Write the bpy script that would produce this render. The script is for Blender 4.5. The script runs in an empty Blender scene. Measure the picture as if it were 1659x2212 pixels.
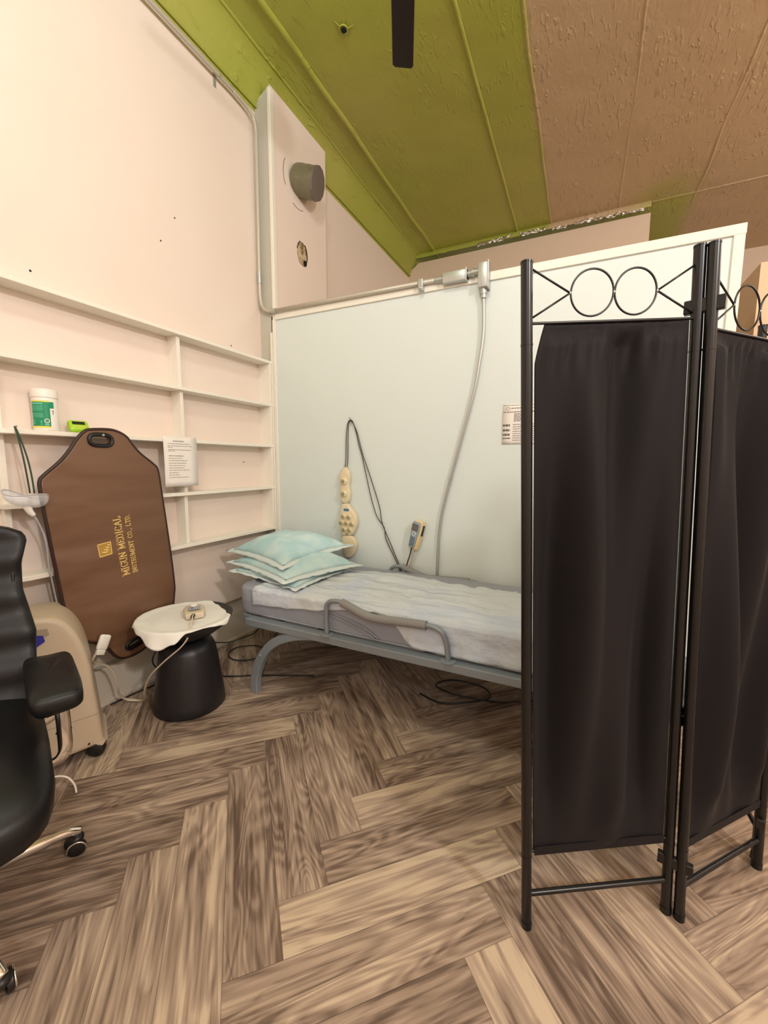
import bpy, bmesh, math, random
from mathutils import Vector, Matrix, noise
PI = math.pi
D = bpy.data
COL = bpy.context.scene.collection

# ------------------------------------------------------------------ helpers
def lin(c):
    c /= 255.0
    return c / 12.92 if c <= 0.04045 else ((c + 0.055) / 1.055) ** 2.4
def rgb(r, g, b): return (lin(r), lin(g), lin(b), 1.0)
def mat(name, col, rough=0.5, metal=0.0, bump=None, var=None, coat=0.0, spec=0.5, trans=0.0, alpha=1.0, sheen=0.0):
    m = D.materials.new(name); m.use_nodes = True
    nt = m.node_tree; b = nt.nodes['Principled BSDF']
    b.inputs['Base Color'].default_value = col
    b.inputs['Roughness'].default_value = rough
    b.inputs['Metallic'].default_value = metal
    b.inputs['Coat Weight'].default_value = coat
    b.inputs['Specular IOR Level'].default_value = spec
    b.inputs['Transmission Weight'].default_value = trans
    b.inputs['Alpha'].default_value = alpha
    b.inputs['Sheen Weight'].default_value = sheen
    tc = nt.nodes.new('ShaderNodeTexCoord')
    if bump:   # list of (scale, strength, distance, stretch)
        prev = None
        for sc, st, di, stretch in bump:
            mp = nt.nodes.new('ShaderNodeMapping'); mp.inputs['Scale'].default_value = stretch
            nt.links.new(tc.outputs['Object'], mp.inputs['Vector'])
            n = nt.nodes.new('ShaderNodeTexNoise'); n.inputs['Scale'].default_value = sc; n.inputs['Detail'].default_value = 4 if sc > 20 else 1.5
            nt.links.new(mp.outputs[0], n.inputs['Vector'])
            bp = nt.nodes.new('ShaderNodeBump'); bp.inputs['Strength'].default_value = st; bp.inputs['Distance'].default_value = di
            nt.links.new(n.outputs[0], bp.inputs['Height'])
            if prev: nt.links.new(prev.outputs[0], bp.inputs['Normal'])
            prev = bp
        nt.links.new(prev.outputs[0], b.inputs['Normal'])
    if var:    # (scale, other colour, low, high)
        n = nt.nodes.new('ShaderNodeTexNoise'); n.inputs['Scale'].default_value = var[0]; n.inputs['Detail'].default_value = 5
        nt.links.new(tc.outputs['Object'], n.inputs['Vector'])
        r = nt.nodes.new('ShaderNodeMapRange'); r.inputs[1].default_value = var[2]; r.inputs[2].default_value = var[3]
        nt.links.new(n.outputs[0], r.inputs[0])
        mx = nt.nodes.new('ShaderNodeMix'); mx.data_type = 'RGBA'
        mx.inputs[6].default_value = col; mx.inputs[7].default_value = var[1]
        nt.links.new(r.outputs[0], mx.inputs[0]); nt.links.new(mx.outputs[2], b.inputs['Base Color'])
    return m

class MB:
    def __init__(s): s.bm = bmesh.new()
    def box(s, lo, hi, bev=0.0, seg=2, M=None):
        lo, hi = Vector(lo), Vector(hi)
        g = bmesh.ops.create_cube(s.bm, size=1.0)
        vs = g['verts']
        for v in vs: v.co = Vector([(lo[i] + hi[i]) / 2 + v.co[i] * (hi[i] - lo[i]) for i in range(3)])
        if bev:
            es = list({e for v in vs for e in v.link_edges})
            r = bmesh.ops.bevel(s.bm, geom=es, offset=bev, segments=seg, affect='EDGES', profile=0.5)
            vs = list({v for f in r['faces'] for v in f.verts} | {v for v in vs if v.is_valid})
        if M is not None:
            for v in vs: v.co = M @ v.co
        return vs
    def tube(s, pts, r, n=10, cap=True, closed=False, flat=1.0):
        pts = [Vector(p) for p in pts]; N = len(pts); rings = []
        up = None
        for i, p in enumerate(pts):
            if closed: t = (pts[(i + 1) % N] - pts[i - 1])
            elif i == 0: t = pts[1] - pts[0]
            elif i == N - 1: t = pts[-1] - pts[-2]
            else: t = (pts[i + 1] - pts[i]).normalized() + (pts[i] - pts[i - 1]).normalized()
            t = t.normalized() if t.length > 1e-9 else Vector((0, 0, 1))
            if up is None:
                up = Vector((0, 0, 1)) if abs(t.z) < 0.9 else Vector((1, 0, 0))
            a = (up - t * up.dot(t))
            if a.length < 1e-6: a = Vector((1, 0, 0)).cross(t)
            a.normalize(); up = a; b = t.cross(a)
            rr = r[i] if isinstance(r, (list, tuple)) else r
            rings.append([s.bm.verts.new(p + a * (math.cos(2 * PI * k / n) * rr) + b * (math.sin(2 * PI * k / n) * rr * flat)) for k in range(n)])
        M_ = N if closed else N - 1
        for i in range(M_):
            A, B = rings[i], rings[(i + 1) % N]
            for k in range(n): s.bm.faces.new((A[k], A[(k + 1) % n], B[(k + 1) % n], B[k]))
        if cap and not closed:
            s.bm.faces.new(rings[0][::-1]); s.bm.faces.new(rings[-1])
    def lathe(s, prof, c=(0, 0, 0), n=32, axis=None):
        c = Vector(c); rings = []
        Q = Vector((0, 0, 1)).rotation_difference(Vector(axis).normalized()).to_matrix() if axis else Matrix.Identity(3)
        for r, z in prof:
            if r < 1e-6: rings.append([s.bm.verts.new(c + Q @ Vector((0, 0, z)))])
            else: rings.append([s.bm.verts.new(c + Q @ Vector((r * math.cos(2 * PI * k / n), r * math.sin(2 * PI * k / n), z))) for k in range(n)])
        for A, B in zip(rings, rings[1:]):
            for k in range(n):
                k2 = (k + 1) % n
                if len(A) == 1 and len(B) == 1: continue
                if len(A) == 1: s.bm.faces.new((A[0], B[k], B[k2]))
                elif len(B) == 1: s.bm.faces.new((A[k], A[k2], B[0]))
                else: s.bm.faces.new((A[k], A[k2], B[k2], B[k]))
    def prism(s, poly, vec, holes=(), bev=0.0, seg=2):
        """poly: closed 3D polygon, extruded along vec"""
        bm2 = bmesh.new()
        es = []
        for lp in [poly] + list(holes):
            vs = [bm2.verts.new(Vector(p)) for p in lp]
            es += [bm2.edges.new((vs[i], vs[(i + 1) % len(vs)])) for i in range(len(vs))]
        if holes: bmesh.ops.triangle_fill(bm2, edges=es, use_beauty=True)
        else: bm2.faces.new(list(bm2.verts))
        fs = list(bm2.faces)
        r = bmesh.ops.extrude_face_region(bm2, geom=fs)
        nv = [g for g in r['geom'] if isinstance(g, bmesh.types.BMVert)]
        for v in nv: v.co += Vector(vec)
        bmesh.ops.recalc_face_normals(bm2, faces=list(bm2.faces))
        if bev:
            nd = Vector(vec).normalized()
            ed = [e for e in bm2.edges if len(e.link_faces) == 2 and e.calc_face_angle(0) > 0.6 and abs((e.verts[0].co - e.verts[1].co).normalized().dot(nd)) < 0.5]
            bmesh.ops.bevel(bm2, geom=ed, offset=bev, segments=seg, affect='EDGES', profile=0.5)
        me = D.meshes.new('tmp'); bm2.to_mesh(me); bm2.free(); s.bm.from_mesh(me); D.meshes.remove(me)
    def grid(s, f, nu, nv, uv=False):
        V = [[s.bm.verts.new(Vector(f(i / nu, j / nv))) for j in range(nv + 1)] for i in range(nu + 1)]
        for i in range(nu):
            for j in range(nv): s.bm.faces.new((V[i][j], V[i + 1][j], V[i + 1][j + 1], V[i][j + 1]))
        return V
    def quad(s, *p): s.bm.faces.new([s.bm.verts.new(Vector(q)) for q in p])
    def sphere(s, c, r, sc=(1, 1, 1), n=16):
        g = bmesh.ops.create_uvsphere(s.bm, u_segments=n, v_segments=max(6, n // 2), radius=r)
        for v in g['verts']: v.co = Vector((c[0] + v.co.x * sc[0], c[1] + v.co.y * sc[1], c[2] + v.co.z * sc[2]))
        return g['verts']
    def build(s, name, m, parent=None, smooth=35, loc=None, thick=0.0):
        bmesh.ops.recalc_face_normals(s.bm, faces=list(s.bm.faces))
        me = D.meshes.new(name); s.bm.to_mesh(me); s.bm.free()
        o = D.objects.new(name, me); COL.objects.link(o)
        me.materials.append(m)
        if smooth:
            for p in me.polygons: p.use_smooth = True
            if smooth < 180:
                me.set_sharp_from_angle(angle=math.radians(smooth))
        if thick:
            md = o.modifiers.new('solid', 'SOLIDIFY'); md.thickness = thick; md.offset = 0
        if parent:
            o.parent = parent
            o.matrix_parent_inverse = PARINV.get(parent.name, Matrix.Identity(4))
        return o
PARINV = {}
def thing(name, loc, label, cat, group=None, rz=0.0, local=False):
    """Empty at the thing's base. Parts are modelled in room coordinates unless local=True"""
    o = D.objects.new(name, None); COL.objects.link(o)
    o.location = loc; o.rotation_euler = (0, 0, rz); o.empty_display_size = 0.05
    o['label'] = label; o['category'] = cat
    if group: o['group'] = group
    if not local:
        PARINV[o.name] = (Matrix.Translation(Vector(loc)) @ Matrix.Rotation(rz, 4, 'Z')).inverted()
    return o
def tag(o, label, cat, group=None):
    o['label'] = label; o['category'] = cat
    if group: o['group'] = group
    return o
def struct(o, label):
    o['kind'] = 'structure'; o['label'] = label; o['category'] = 'structure'; return o
def smoothpath(pts, k=6, closed=False):
    pts = [Vector(p) for p in pts]; out = []; n = len(pts)
    rng = range(n) if closed else range(n - 1)
    for i in rng:
        if closed: p0, p1, p2, p3 = pts[i - 1], pts[i], pts[(i + 1) % n], pts[(i + 2) % n]
        else: p0, p1, p2, p3 = pts[max(i - 1, 0)], pts[i], pts[i + 1], pts[min(i + 2, n - 1)]
        for j in range(k):
            t = j / k
            out.append(0.5 * ((2 * p1) + (p2 - p0) * t + (2 * p0 - 5 * p1 + 4 * p2 - p3) * t * t + (3 * p1 - p0 - 3 * p2 + p3) * t ** 3))
    if not closed: out.append(pts[-1])
    return out
def interp(tab, x):
    if x <= tab[0][0]: return tab[0][1]
    for (a, b), (c, d) in zip(tab, tab[1:]):
        if x <= c: return b + (d - b) * (x - a) / (c - a)
    return tab[-1][1]

# ------------------------------------------------------------------ room numbers (metres; camera stands at x=0,y=0)
XL = -2.235        # left wall
YE = 2.50          # face of the partition / end of the pilaster
XP = -2.10         # face of the pilaster
YB = 5.39          # far wall
ZC = 4.03          # ceiling
ZP = 2.372         # top of the partition
XR = 4.6; YR = -3.2; YF = 7.0

# ------------------------------------------------------------------ materials
M = {}
M['wall'] = mat('peach_wall_paint', rgb(236, 219, 206), 0.55, bump=[(220, .08, .002, (1, 1, 1)), (6, .05, .01, (1, 1, 1))], var=(1.3, rgb(238, 223, 211), .3, .7))
M['wall_tan'] = mat('tan_wall_paint', rgb(222, 200, 176), 0.6, bump=[(150, .1, .002, (1, 1, 1))])
M['white'] = mat('white_partition_paint', rgb(219, 228, 226), 0.4, bump=[(60, .05, .002, (1, 1, 1))])
M['trim'] = mat('white_trim_paint', rgb(238, 234, 222), 0.38)
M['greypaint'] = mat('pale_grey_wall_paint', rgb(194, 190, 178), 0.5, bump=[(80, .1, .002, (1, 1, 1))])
M['shelf'] = mat('shelf_white_paint', rgb(240, 234, 222), 0.42, bump=[(90, .08, .001, (1, 8, 1))])
M['base'] = mat('baseboard_paint', rgb(214, 206, 192), 0.4)
M['black'] = mat('black_metal', rgb(11, 11, 13), 0.3, 0.0, spec=.5)
M['cloth'] = mat('black_polyester', rgb(27, 24, 26), 0.68, sheen=.03, spec=.18, bump=[(700, .2, .0006, (1, 1, 1))])
M['leather'] = mat('black_leather', rgb(15, 15, 18), 0.42, bump=[(260, .12, .001, (1, 1, 1))], spec=.35)
M['chrome'] = mat('chrome', rgb(225, 222, 216), 0.1, 1.0)
M['dark'] = mat('dark_plastic', rgb(20, 19, 19), 0.4)
M['stool'] = mat('matt_charcoal_metal', rgb(32, 31, 34), 0.38, 0.0, spec=.45)
M['galv'] = mat('galvanised_steel', rgb(186, 188, 184), 0.38, 0.6)
M['greyc'] = mat('painted_conduit', rgb(196, 190, 176), 0.42, .25)
M['bedmetal'] = mat('grey_bed_enamel', rgb(140, 149, 157), 0.35, 0.25, spec=.5)
M['grip'] = mat('grey_foam_grip', rgb(140, 140, 140), 0.7)
M['vinyl'] = mat('grey_vinyl', rgb(150, 154, 166), 0.5, bump=[(9, .35, .02, (1, 1, 2)), (300, .1, .001, (1, 1, 1))])
M['sheet'] = mat('nonwoven_sheet', rgb(208, 216, 222), 0.7, bump=[(8, 1.0, .04, (.5, 1.8, 1)), (36, .7, .008, (1, 1, 1))], var=(3.0, rgb(192, 204, 228), .45, .7))
M['pillow'] = mat('pale_blue_pad', rgb(178, 216, 224), 0.7, bump=[(14, .5, .012, (1, 1, 1)), (60, .25, .003, (1, 1, 1))], var=(8, rgb(206, 230, 232), .4, .7))
M['pilrim'] = mat('white_pad_border', rgb(216, 230, 232), 0.7, bump=[(40, .4, .004, (1, 1, 1))])
M['brown'] = mat('brown_leatherette', rgb(112, 80, 58), 0.5, bump=[(2.6, .75, .05, (1, .8, 2.4)), (7, .25, .012, (1, .4, 2.4)), (400, .1, .0006, (1, 1, 1))])
M['piping'] = mat('dark_brown_piping', rgb(48, 26, 18), 0.5)
M['gold'] = mat('gold_thread', rgb(240, 204, 124), 0.5, .0)
M['goldbg'] = mat('dull_gold_patch', rgb(176, 140, 66), 0.5, .0)
M['cream'] = mat('cream_plastic', rgb(226, 211, 178), 0.35)
M['creamdk'] = mat('jade_stone', rgb(150, 148, 104), 0.25)
M['blue'] = mat('blue_label', rgb(70, 120, 160), 0.4)
M['lcd'] = mat('lcd_grey', rgb(110, 106, 100), 0.25)
M['bluegrey'] = mat('blue_grey_plastic', rgb(150, 166, 180), 0.35)
M['keys'] = mat('keypad_dark', rgb(74, 82, 90), 0.4)
M['yellowc'] = mat('yellow_cream_plastic', rgb(232, 206, 152), 0.4)
M['paper'] = mat('paper', rgb(240, 234, 228), 0.8)
M['ink'] = mat('ink', rgb(120, 112, 106), 0.8)
M['inkdk'] = mat('ink_dark', rgb(100, 96, 92), 0.8)
M['beige'] = mat('beige_plastic', rgb(196, 178, 154), 0.42, bump=[(500, .06, .0005, (1, 1, 1))])
M['beigedk'] = mat('beige_recess_shade', rgb(160, 146, 126), 0.5)  # housing beige darkened: recess shade put into the colour, also on the skirt line
M['bluep'] = mat('blue_panel', rgb(52, 52, 150), 0.35)
M['cordb'] = mat('black_cord', rgb(26, 24, 23), 0.5)
M['cordg'] = mat('dark_grey_cord', rgb(58, 52, 44), 0.5)
M['cordw'] = mat('beige_cord', rgb(212, 196, 172), 0.5)
M['towel'] = mat('white_cloth', rgb(236, 234, 228), 0.85, bump=[(16, .25, .008, (1, 1, 1)), (400, .3, .001, (1, 1, 1))])
M['green'] = mat('green_label', rgb(0, 140, 98), 0.4)
M['greenlt'] = mat('pale_green_print', rgb(110, 196, 166), 0.5)
M['yellow'] = mat('yellow_band', rgb(240, 220, 90), 0.45)
M['tub'] = mat('white_tub_plastic', rgb(240, 234, 226), 0.35)
M['lime'] = mat('lime_plastic', rgb(168, 214, 50), 0.35)
M['limebtn'] = mat('olive_buttons', rgb(206, 204, 92), 0.45)
M['lcddk'] = mat('lcd_dark', rgb(38, 44, 34), 0.2)
M['elastic'] = mat('dark_green_elastic', rgb(40, 66, 46), 0.6)
M['clear'] = mat('clear_plastic', rgb(236, 238, 242), 0.06, trans=.0, alpha=.3, spec=.9)
M['clearrim'] = mat('clear_plastic_rim', rgb(200, 200, 208), 0.1, alpha=.6, spec=.9)
M['duct'] = mat('taped_duct', rgb(128, 124, 100), 0.38, .35, bump=[(14, .6, .01, (1, 1, 1))])
M['ductend'] = mat('duct_cap', rgb(118, 110, 104), 0.45, .2, bump=[(12, .4, .01, (1, 1, 1))])
M['foil'] = mat('silver_foil', rgb(210, 206, 200), 0.18, 1.0, bump=[(40, .8, .02, (1, 1, 1))])
M['hole'] = mat('hole_dark', rgb(12, 10, 8), 0.9)
M['plaster'] = mat('torn_plaster', rgb(206, 184, 150), 0.8, bump=[(30, 1, .02, (1, 1, 1))], var=(22, rgb(120, 96, 62), .45, .62))
M['bulk'] = mat('peach_enclosure_paint', rgb(232, 196, 160), 0.55)

# ceiling insulation facing: green paint on the left, tan paint from one seam onwards, crinkled
def ceiling_mat():
    m = D.materials.new('painted_insulation_facing'); m.use_nodes = True
    nt = m.node_tree; N = nt.nodes; L = nt.links; b = N['Principled BSDF']
    b.inputs['Roughness'].default_value = .42; b.inputs['Specular IOR Level'].default_value = .35
    tc = N.new('ShaderNodeTexCoord'); sx = N.new('ShaderNodeSeparateXYZ'); L.new(tc.outputs['Object'], sx.inputs[0])
    nz = N.new('ShaderNodeTexNoise'); nz.inputs['Scale'].default_value = 3.0; nz.inputs['Detail'].default_value = 3; L.new(tc.outputs['Object'], nz.inputs['Vector'])
    def math_(op, a, b_=None, c=None):
        n = N.new('ShaderNodeMath'); n.operation = op
        for i, v in enumerate((a, b_, c)):
            if v is None: continue
            if isinstance(v, (int, float)): n.inputs[i].default_value = v
            else: L.new(v, n.inputs[i])
        return n.outputs[0]
    def rng(v, a, c):
        n = N.new('ShaderNodeMapRange'); n.inputs[1].default_value = a; n.inputs[2].default_value = c; L.new(v, n.inputs[0]); return n.outputs[0]
    wob = math_('MULTIPLY_ADD', nz.outputs[0], .10, -.05)
    xx = math_('ADD', sx.outputs[0], wob)
    tan1 = rng(xx, -.50, -.44)
    # green overspray beyond the far wall line
    yb = rng(math_('ADD', sx.outputs[1], wob), YB - .02, YB + .02)
    g2 = math_('SUBTRACT', 1.0, rng(xx, .80, .95))
    tan = math_('MULTIPLY', tan1, math_('SUBTRACT', 1.0, math_('MULTIPLY', yb, g2)))
    # soft overspray patch before it
    d = math_('SQRT', math_('ADD', math_('POWER', math_('SUBTRACT', sx.outputs[0], .62), 2.0), math_('POWER', math_('SUBTRACT', sx.outputs[1], 5.25), 2.0)))
    patch = math_('MULTIPLY', math_('SUBTRACT', 1.0, rng(d, .1, .38)), .6)
    tan = math_('MULTIPLY', tan, math_('SUBTRACT', 1.0, patch))
    n2 = N.new('ShaderNodeTexNoise'); n2.inputs['Scale'].default_value = .9; L.new(tc.outputs['Object'], n2.inputs['Vector'])
    g = N.new('ShaderNodeMix'); g.data_type = 'RGBA'; g.inputs[6].default_value = rgb(166, 172, 72); g.inputs[7].default_value = rgb(174, 174, 84)
    L.new(rng(n2.outputs[0], .35, .65), g.inputs[0])
    mx = N.new('ShaderNodeMix'); mx.data_type = 'RGBA'; L.new(tan, mx.inputs[0]); L.new(g.outputs[2], mx.inputs[6]); mx.inputs[7].default_value = rgb(198, 172, 136)
    L.new(mx.outputs[2], b.inputs['Base Color'])
    # crinkles : short zig-zag creases in patches
    mp = N.new('ShaderNodeMapping'); mp.inputs['Scale'].default_value = (1.5, .8, 1); mp.inputs['Rotation'].default_value = (0, 0, .5); L.new(tc.outputs['Object'], mp.inputs[0])
    mp2 = N.new('ShaderNodeMapping'); mp2.inputs['Scale'].default_value = (34, 9, 1); mp2.inputs['Rotation'].default_value = (0, 0, .12); L.new(tc.outputs['Object'], mp2.inputs[0])
    v = N.new('ShaderNodeTexNoise'); v.inputs['Scale'].default_value = 1; v.inputs['Detail'].default_value = 1; v.inputs['Distortion'].default_value = .8; L.new(mp2.outputs[0], v.inputs['Vector'])
    vr = math_('MULTIPLY', rng(v.outputs[0], .58, .66), 1.6)
    n3 = N.new('ShaderNodeTexNoise'); n3.inputs['Scale'].default_value = 3.4; n3.inputs['Detail'].default_value = 2; L.new(tc.outputs['Object'], n3.inputs['Vector'])
    msk = rng(n3.outputs[0], .44, .56)
    n4 = N.new('ShaderNodeTexNoise'); n4.inputs['Scale'].default_value = 11; n4.inputs['Detail'].default_value = 5; n4.inputs['Distortion'].default_value = 1.5; L.new(mp.outputs[0], n4.inputs['Vector'])
    amt = math_('MULTIPLY_ADD', tan1, .45, .6)
    h = math_('ADD', math_('MULTIPLY', math_('MULTIPLY', vr, msk), amt), math_('MULTIPLY', n4.outputs[0], math_('MULTIPLY', amt, 1.0)))
    bp = N.new('ShaderNodeBump'); bp.inputs['Strength'].default_value = .5; bp.inputs['Distance'].default_value = .008; L.new(h, bp.inputs['Height'])
    n5 = N.new('ShaderNodeTexNoise'); n5.inputs['Scale'].default_value = 1.6; L.new(tc.outputs['Object'], n5.inputs['Vector'])
    bp2 = N.new('ShaderNodeBump'); bp2.inputs['Strength'].default_value = .4; bp2.inputs['Distance'].default_value = .06; L.new(n5.outputs[0], bp2.inputs['Height']); L.new(bp.outputs[0], bp2.inputs['Normal'])
    L.new(bp2.outputs[0], b.inputs['Normal'])
    return m
M['ceil'] = ceiling_mat()

# herringbone plank wood: uv = metres along / across each plank, 'tone' = random per plank
def floor_mat():
    m = D.materials.new('herringbone_oak_planks'); m.use_nodes = True
    nt = m.node_tree; N = nt.nodes; L = nt.links; b = N['Principled BSDF']
    b.inputs['Specular IOR Level'].default_value = .3
    uv = N.new('ShaderNodeUVMap'); uv.uv_map = 'plank'
    at = N.new('ShaderNodeAttribute'); at.attribute_name = 'tone'
    sc = N.new('ShaderNodeSeparateColor'); L.new(at.outputs['Color'], sc.inputs[0])
    su = N.new('ShaderNodeSeparateXYZ'); L.new(uv.outputs[0], su.inputs[0])
    def mth(op, a, b_=None, c=None):
        n = N.new('ShaderNodeMath'); n.operation = op
        for i, v in enumerate((a, b_, c)):
            if v is None: continue
            if isinstance(v, (int, float)): n.inputs[i].default_value = v
            else: L.new(v, n.inputs[i])
        return n.outputs[0]
    def rng(v, a, c, lo=0., hi=1.):
        n = N.new('ShaderNodeMapRange'); n.inputs[1].default_value = a; n.inputs[2].default_value = c; n.inputs[3].default_value = lo; n.inputs[4].default_value = hi; L.new(v, n.inputs[0]); return n.outputs[0]
    def vec(x, y, z):
        n = N.new('ShaderNodeCombineXYZ')
        for i, v in enumerate((x, y, z)):
            if isinstance(v, (int, float)): n.inputs[i].default_value = v
            else: L.new(v, n.inputs[i])
        return n.outputs[0]
    def nz(v, s, d=4, dist=0.):
        n = N.new('ShaderNodeTexNoise'); n.inputs['Scale'].default_value = s; n.inputs['Detail'].default_value = d; n.inputs['Distortion'].default_value = dist; L.new(v, n.inputs['Vector']); return n.outputs[0]
    r1 = mth('MULTIPLY', sc.outputs[0], 37.0); r2 = mth('MULTIPLY', sc.outputs[1], 53.0)
    U, V = su.outputs[0], su.outputs[1]
    # slow field whose contour lines give cathedral grain
    fld = nz(vec(mth('MULTIPLY_ADD', U, 1.35, r1), mth('MULTIPLY_ADD', V, 7.0, r2), r1), 1.0, 2, .35)
    k = mth('MULTIPLY_ADD', sc.outputs[2], 22.0, 14.0)
    rings = mth('SINE', mth('MULTIPLY', fld, mth('MULTIPLY', k, 3.8)))
    rings = rng(rings, -.9, 1.0)
    fine = nz(vec(mth('MULTIPLY_ADD', U, 3.0, r2), mth('MULTIPLY_ADD', V, 95.0, r1), 0.), 1.0, 3)
    mid = nz(vec(mth('MULTIPLY_ADD', U, 1.6, r1), mth('MULTIPLY_ADD', V, 26.0, r2), 3.), 1.0, 4, .6)
    blot = nz(vec(mth('MULTIPLY_ADD', U, 2.2, r2), mth('MULTIPLY_ADD', V, 7.0, r1), 7.), 1.0, 3, .5)
    g = mth('ADD', mth('MULTIPLY', rings, .17), mth('ADD', mth('MULTIPLY', mid, .66), mth('MULTIPLY', fine, .70)))
    g = mth('ADD', g, mth('MULTIPLY_ADD', blot, .7, -.35))
    g = mth('ADD', g, mth('MULTIPLY_ADD', at.outputs['Alpha'], .42, -.21))
    vn = nz(vec(mth('MULTIPLY_ADD', U, 1.5, r2), mth('MULTIPLY_ADD', V, 11.0, r1), 11.), 1.0, 4, .9)
    vein = mth('SUBTRACT', 1.0, rng(mth('ABSOLUTE', mth('SUBTRACT', vn, .5)), 0.0, .035))
    g = mth('ADD', g, mth('MULTIPLY', vein, -.13))
    cr = N.new('ShaderNodeValToRGB'); e = cr.color_ramp.elements
    e[0].position = .32; e[0].color = rgb(92, 75, 63)
    e[1].position = 1.02; e[1].color = rgb(198, 178, 154)
    for p, c in ((.51, rgb(114, 96, 84)), (.65, rgb(145, 125, 110)), (.83, rgb(170, 149, 132))):
        x = e.new(p); x.color = c
    L.new(g, cr.inputs[0])
    # edge line at the plank borders
    w, l = .150911, .754555
    eu = mth('MINIMUM', U, mth('SUBTRACT', l, U)); ev = mth('MINIMUM', V, mth('SUBTRACT', w, V))
    ed = rng(mth('MINIMUM', eu, ev), .0004, .0016)
    mx = N.new('ShaderNodeMix'); mx.data_type = 'RGBA'; mx.blend_type = 'MULTIPLY'; mx.inputs[0].default_value = 1.0
    L.new(cr.outputs[0], mx.inputs[6])
    cv = N.new('ShaderNodeCombineColor')
    e2 = mth('MULTIPLY_ADD', ed, .45, .55)
    for i in range(3): L.new(e2, cv.inputs[i])
    L.new(cv.outputs[0], mx.inputs[7]); L.new(mx.outputs[2], b.inputs['Base Color'])
    L.new(rng(mid, .3, .7, .5, .38), b.inputs['Roughness'])
    bp = N.new('ShaderNodeBump'); bp.inputs['Strength'].default_value = .25; bp.inputs['Distance'].default_value = .002
    L.new(mth('ADD', ed, mth('MULTIPLY', g, .5)), bp.inputs['Height']); L.new(bp.outputs[0], b.inputs['Normal'])
    return m

# ------------------------------------------------------------------ floor
def make_floor():
    w, n = .150911, 5; l = w * n
    O = Vector((-.6333, .7250)); s2 = math.sqrt(.5)
    A = Vector((-s2, s2)); B = Vector((s2, s2))
    bm = bmesh.new(); uvl = bm.loops.layers.uv.new('plank'); cl = bm.loops.layers.float_color.new('tone')
    # tones read off the photograph for planks near the camera: (kind, index, shift)
    fixed = {('A', 1): .25, ('A', 2): .3, ('A', 0): .55, ('B', 1): .85, ('B', 2): .3, ('B', 3): .65, ('B', 0): .4, ('B', -1): .35, ('A', 3): .4, ('A', 4): .5, ('A', 5): .45}
    def add(b0, a0, horiz, tone, seed):
        rr = random.Random(seed)
        db, da = (n, 1) if horiz else (1, n)
        P = [(b0, a0), (b0 + db, a0), (b0 + db, a0 + da), (b0, a0 + da)]
        pts = [O + B * (w * q[0]) + A * (w * q[1]) for q in P]
        if all(p.x < XL - .02 or p.x > XR or p.y < YR or p.y > YF for p in pts): return
        f = bm.faces.new([bm.verts.new((p.x, p.y, 0)) for p in pts])
        uvs = [(0, 0), (l, 0), (l, w), (0, w)] if horiz else [(0, 0), (0, w), (l, w), (l, 0)]
        c = (rr.random(), rr.random(), rr.random(), tone if tone is not None else .15 + .7 * rr.random())
        for lp, u in zip(f.loops, uvs): lp[uvl].uv = u; lp[cl] = c
    for m_ in range(-9, 10):
        for k in range(-70, 71):
            t = fixed.get(('A', k)) if m_ == 0 else None
            add(k - 2 - 5 * m_, k - 1 + 5 * m_, False, t, hash((m_, k, 1)))
            t = fixed.get(('B', k)) if m_ == 0 else None
            add(k - 1 - 5 * m_, k - 1 + 5 * m_, True, t, hash((m_, k, 2)))
    # trim to the room
    for co, no in (((XL - .02, 0, 0), (-1, 0, 0)), ((XR, 0, 0), (1, 0, 0)), ((0, YR, 0), (0, -1, 0)), ((0, YF, 0), (0, 1, 0))):
        bmesh.ops.bisect_plane(bm, geom=list(bm.verts) + list(bm.edges) + list(bm.faces), plane_co=co, plane_no=no, clear_outer=True)
    for f in bm.faces:
        if f.normal.z < 0: f.normal_flip()
    me = D.meshes.new('floor'); bm.to_mesh(me); bm.free()
    o = D.objects.new('floor', me); COL.objects.link(o); me.materials.append(floor_mat())
    struct(o, 'brown wood plank floor laid in herringbone')
make_floor()

# ------------------------------------------------------------------ walls
def wallbox(name, lo, hi, m, label):
    b = MB(); b.box(lo, hi); return struct(b.build(name, m, smooth=0), label)
wallbox('wall_left', (XL - .12, YR, .30), (XL, YF, 3.78), M['wall'], 'pale peach left wall')
wallbox('wall_left_base', (XL - .16, YR, 0), (XL - .045, YF, .30), M['base'], 'recessed strip under the left wall')
b = MB(); b.box((XL - .05, YR, 0), (XL + .006, YE, .205), .004); b.box((XL - .002, YR, .0), (XL + .014, YE, .022), .003)
struct(b.build('baseboard_left', M['base'], smooth=0), 'tall pale baseboard along the left wall')
# pilaster: front of peach plaster, end face pale grey
b = MB()
b.prism([(XL - .02, YE + .004, 0), (XP, YE + .004, 0), (XP, YE + .004, 3.90), (XL - .02, YE + .004, 3.81)], (0, .69, 0))
struct(b.build('wall_pilaster', M['wall'], smooth=0), 'peach boxed pilaster behind the partition end')
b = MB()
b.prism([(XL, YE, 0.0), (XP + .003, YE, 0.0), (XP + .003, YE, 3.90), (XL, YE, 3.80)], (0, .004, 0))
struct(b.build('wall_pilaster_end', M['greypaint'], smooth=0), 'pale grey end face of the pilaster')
b = MB(); b.box((XP - .016, YE - .006, 2.30), (XP + .006, YE + .008, 3.88), .003); b.box((XP + .003, YE - .004, 2.42), (XP + .012, YE + .03, 3.87), .002)
struct(b.build('trim_1', M['trim'], smooth=0), 'corner bead on the pilaster')
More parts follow.
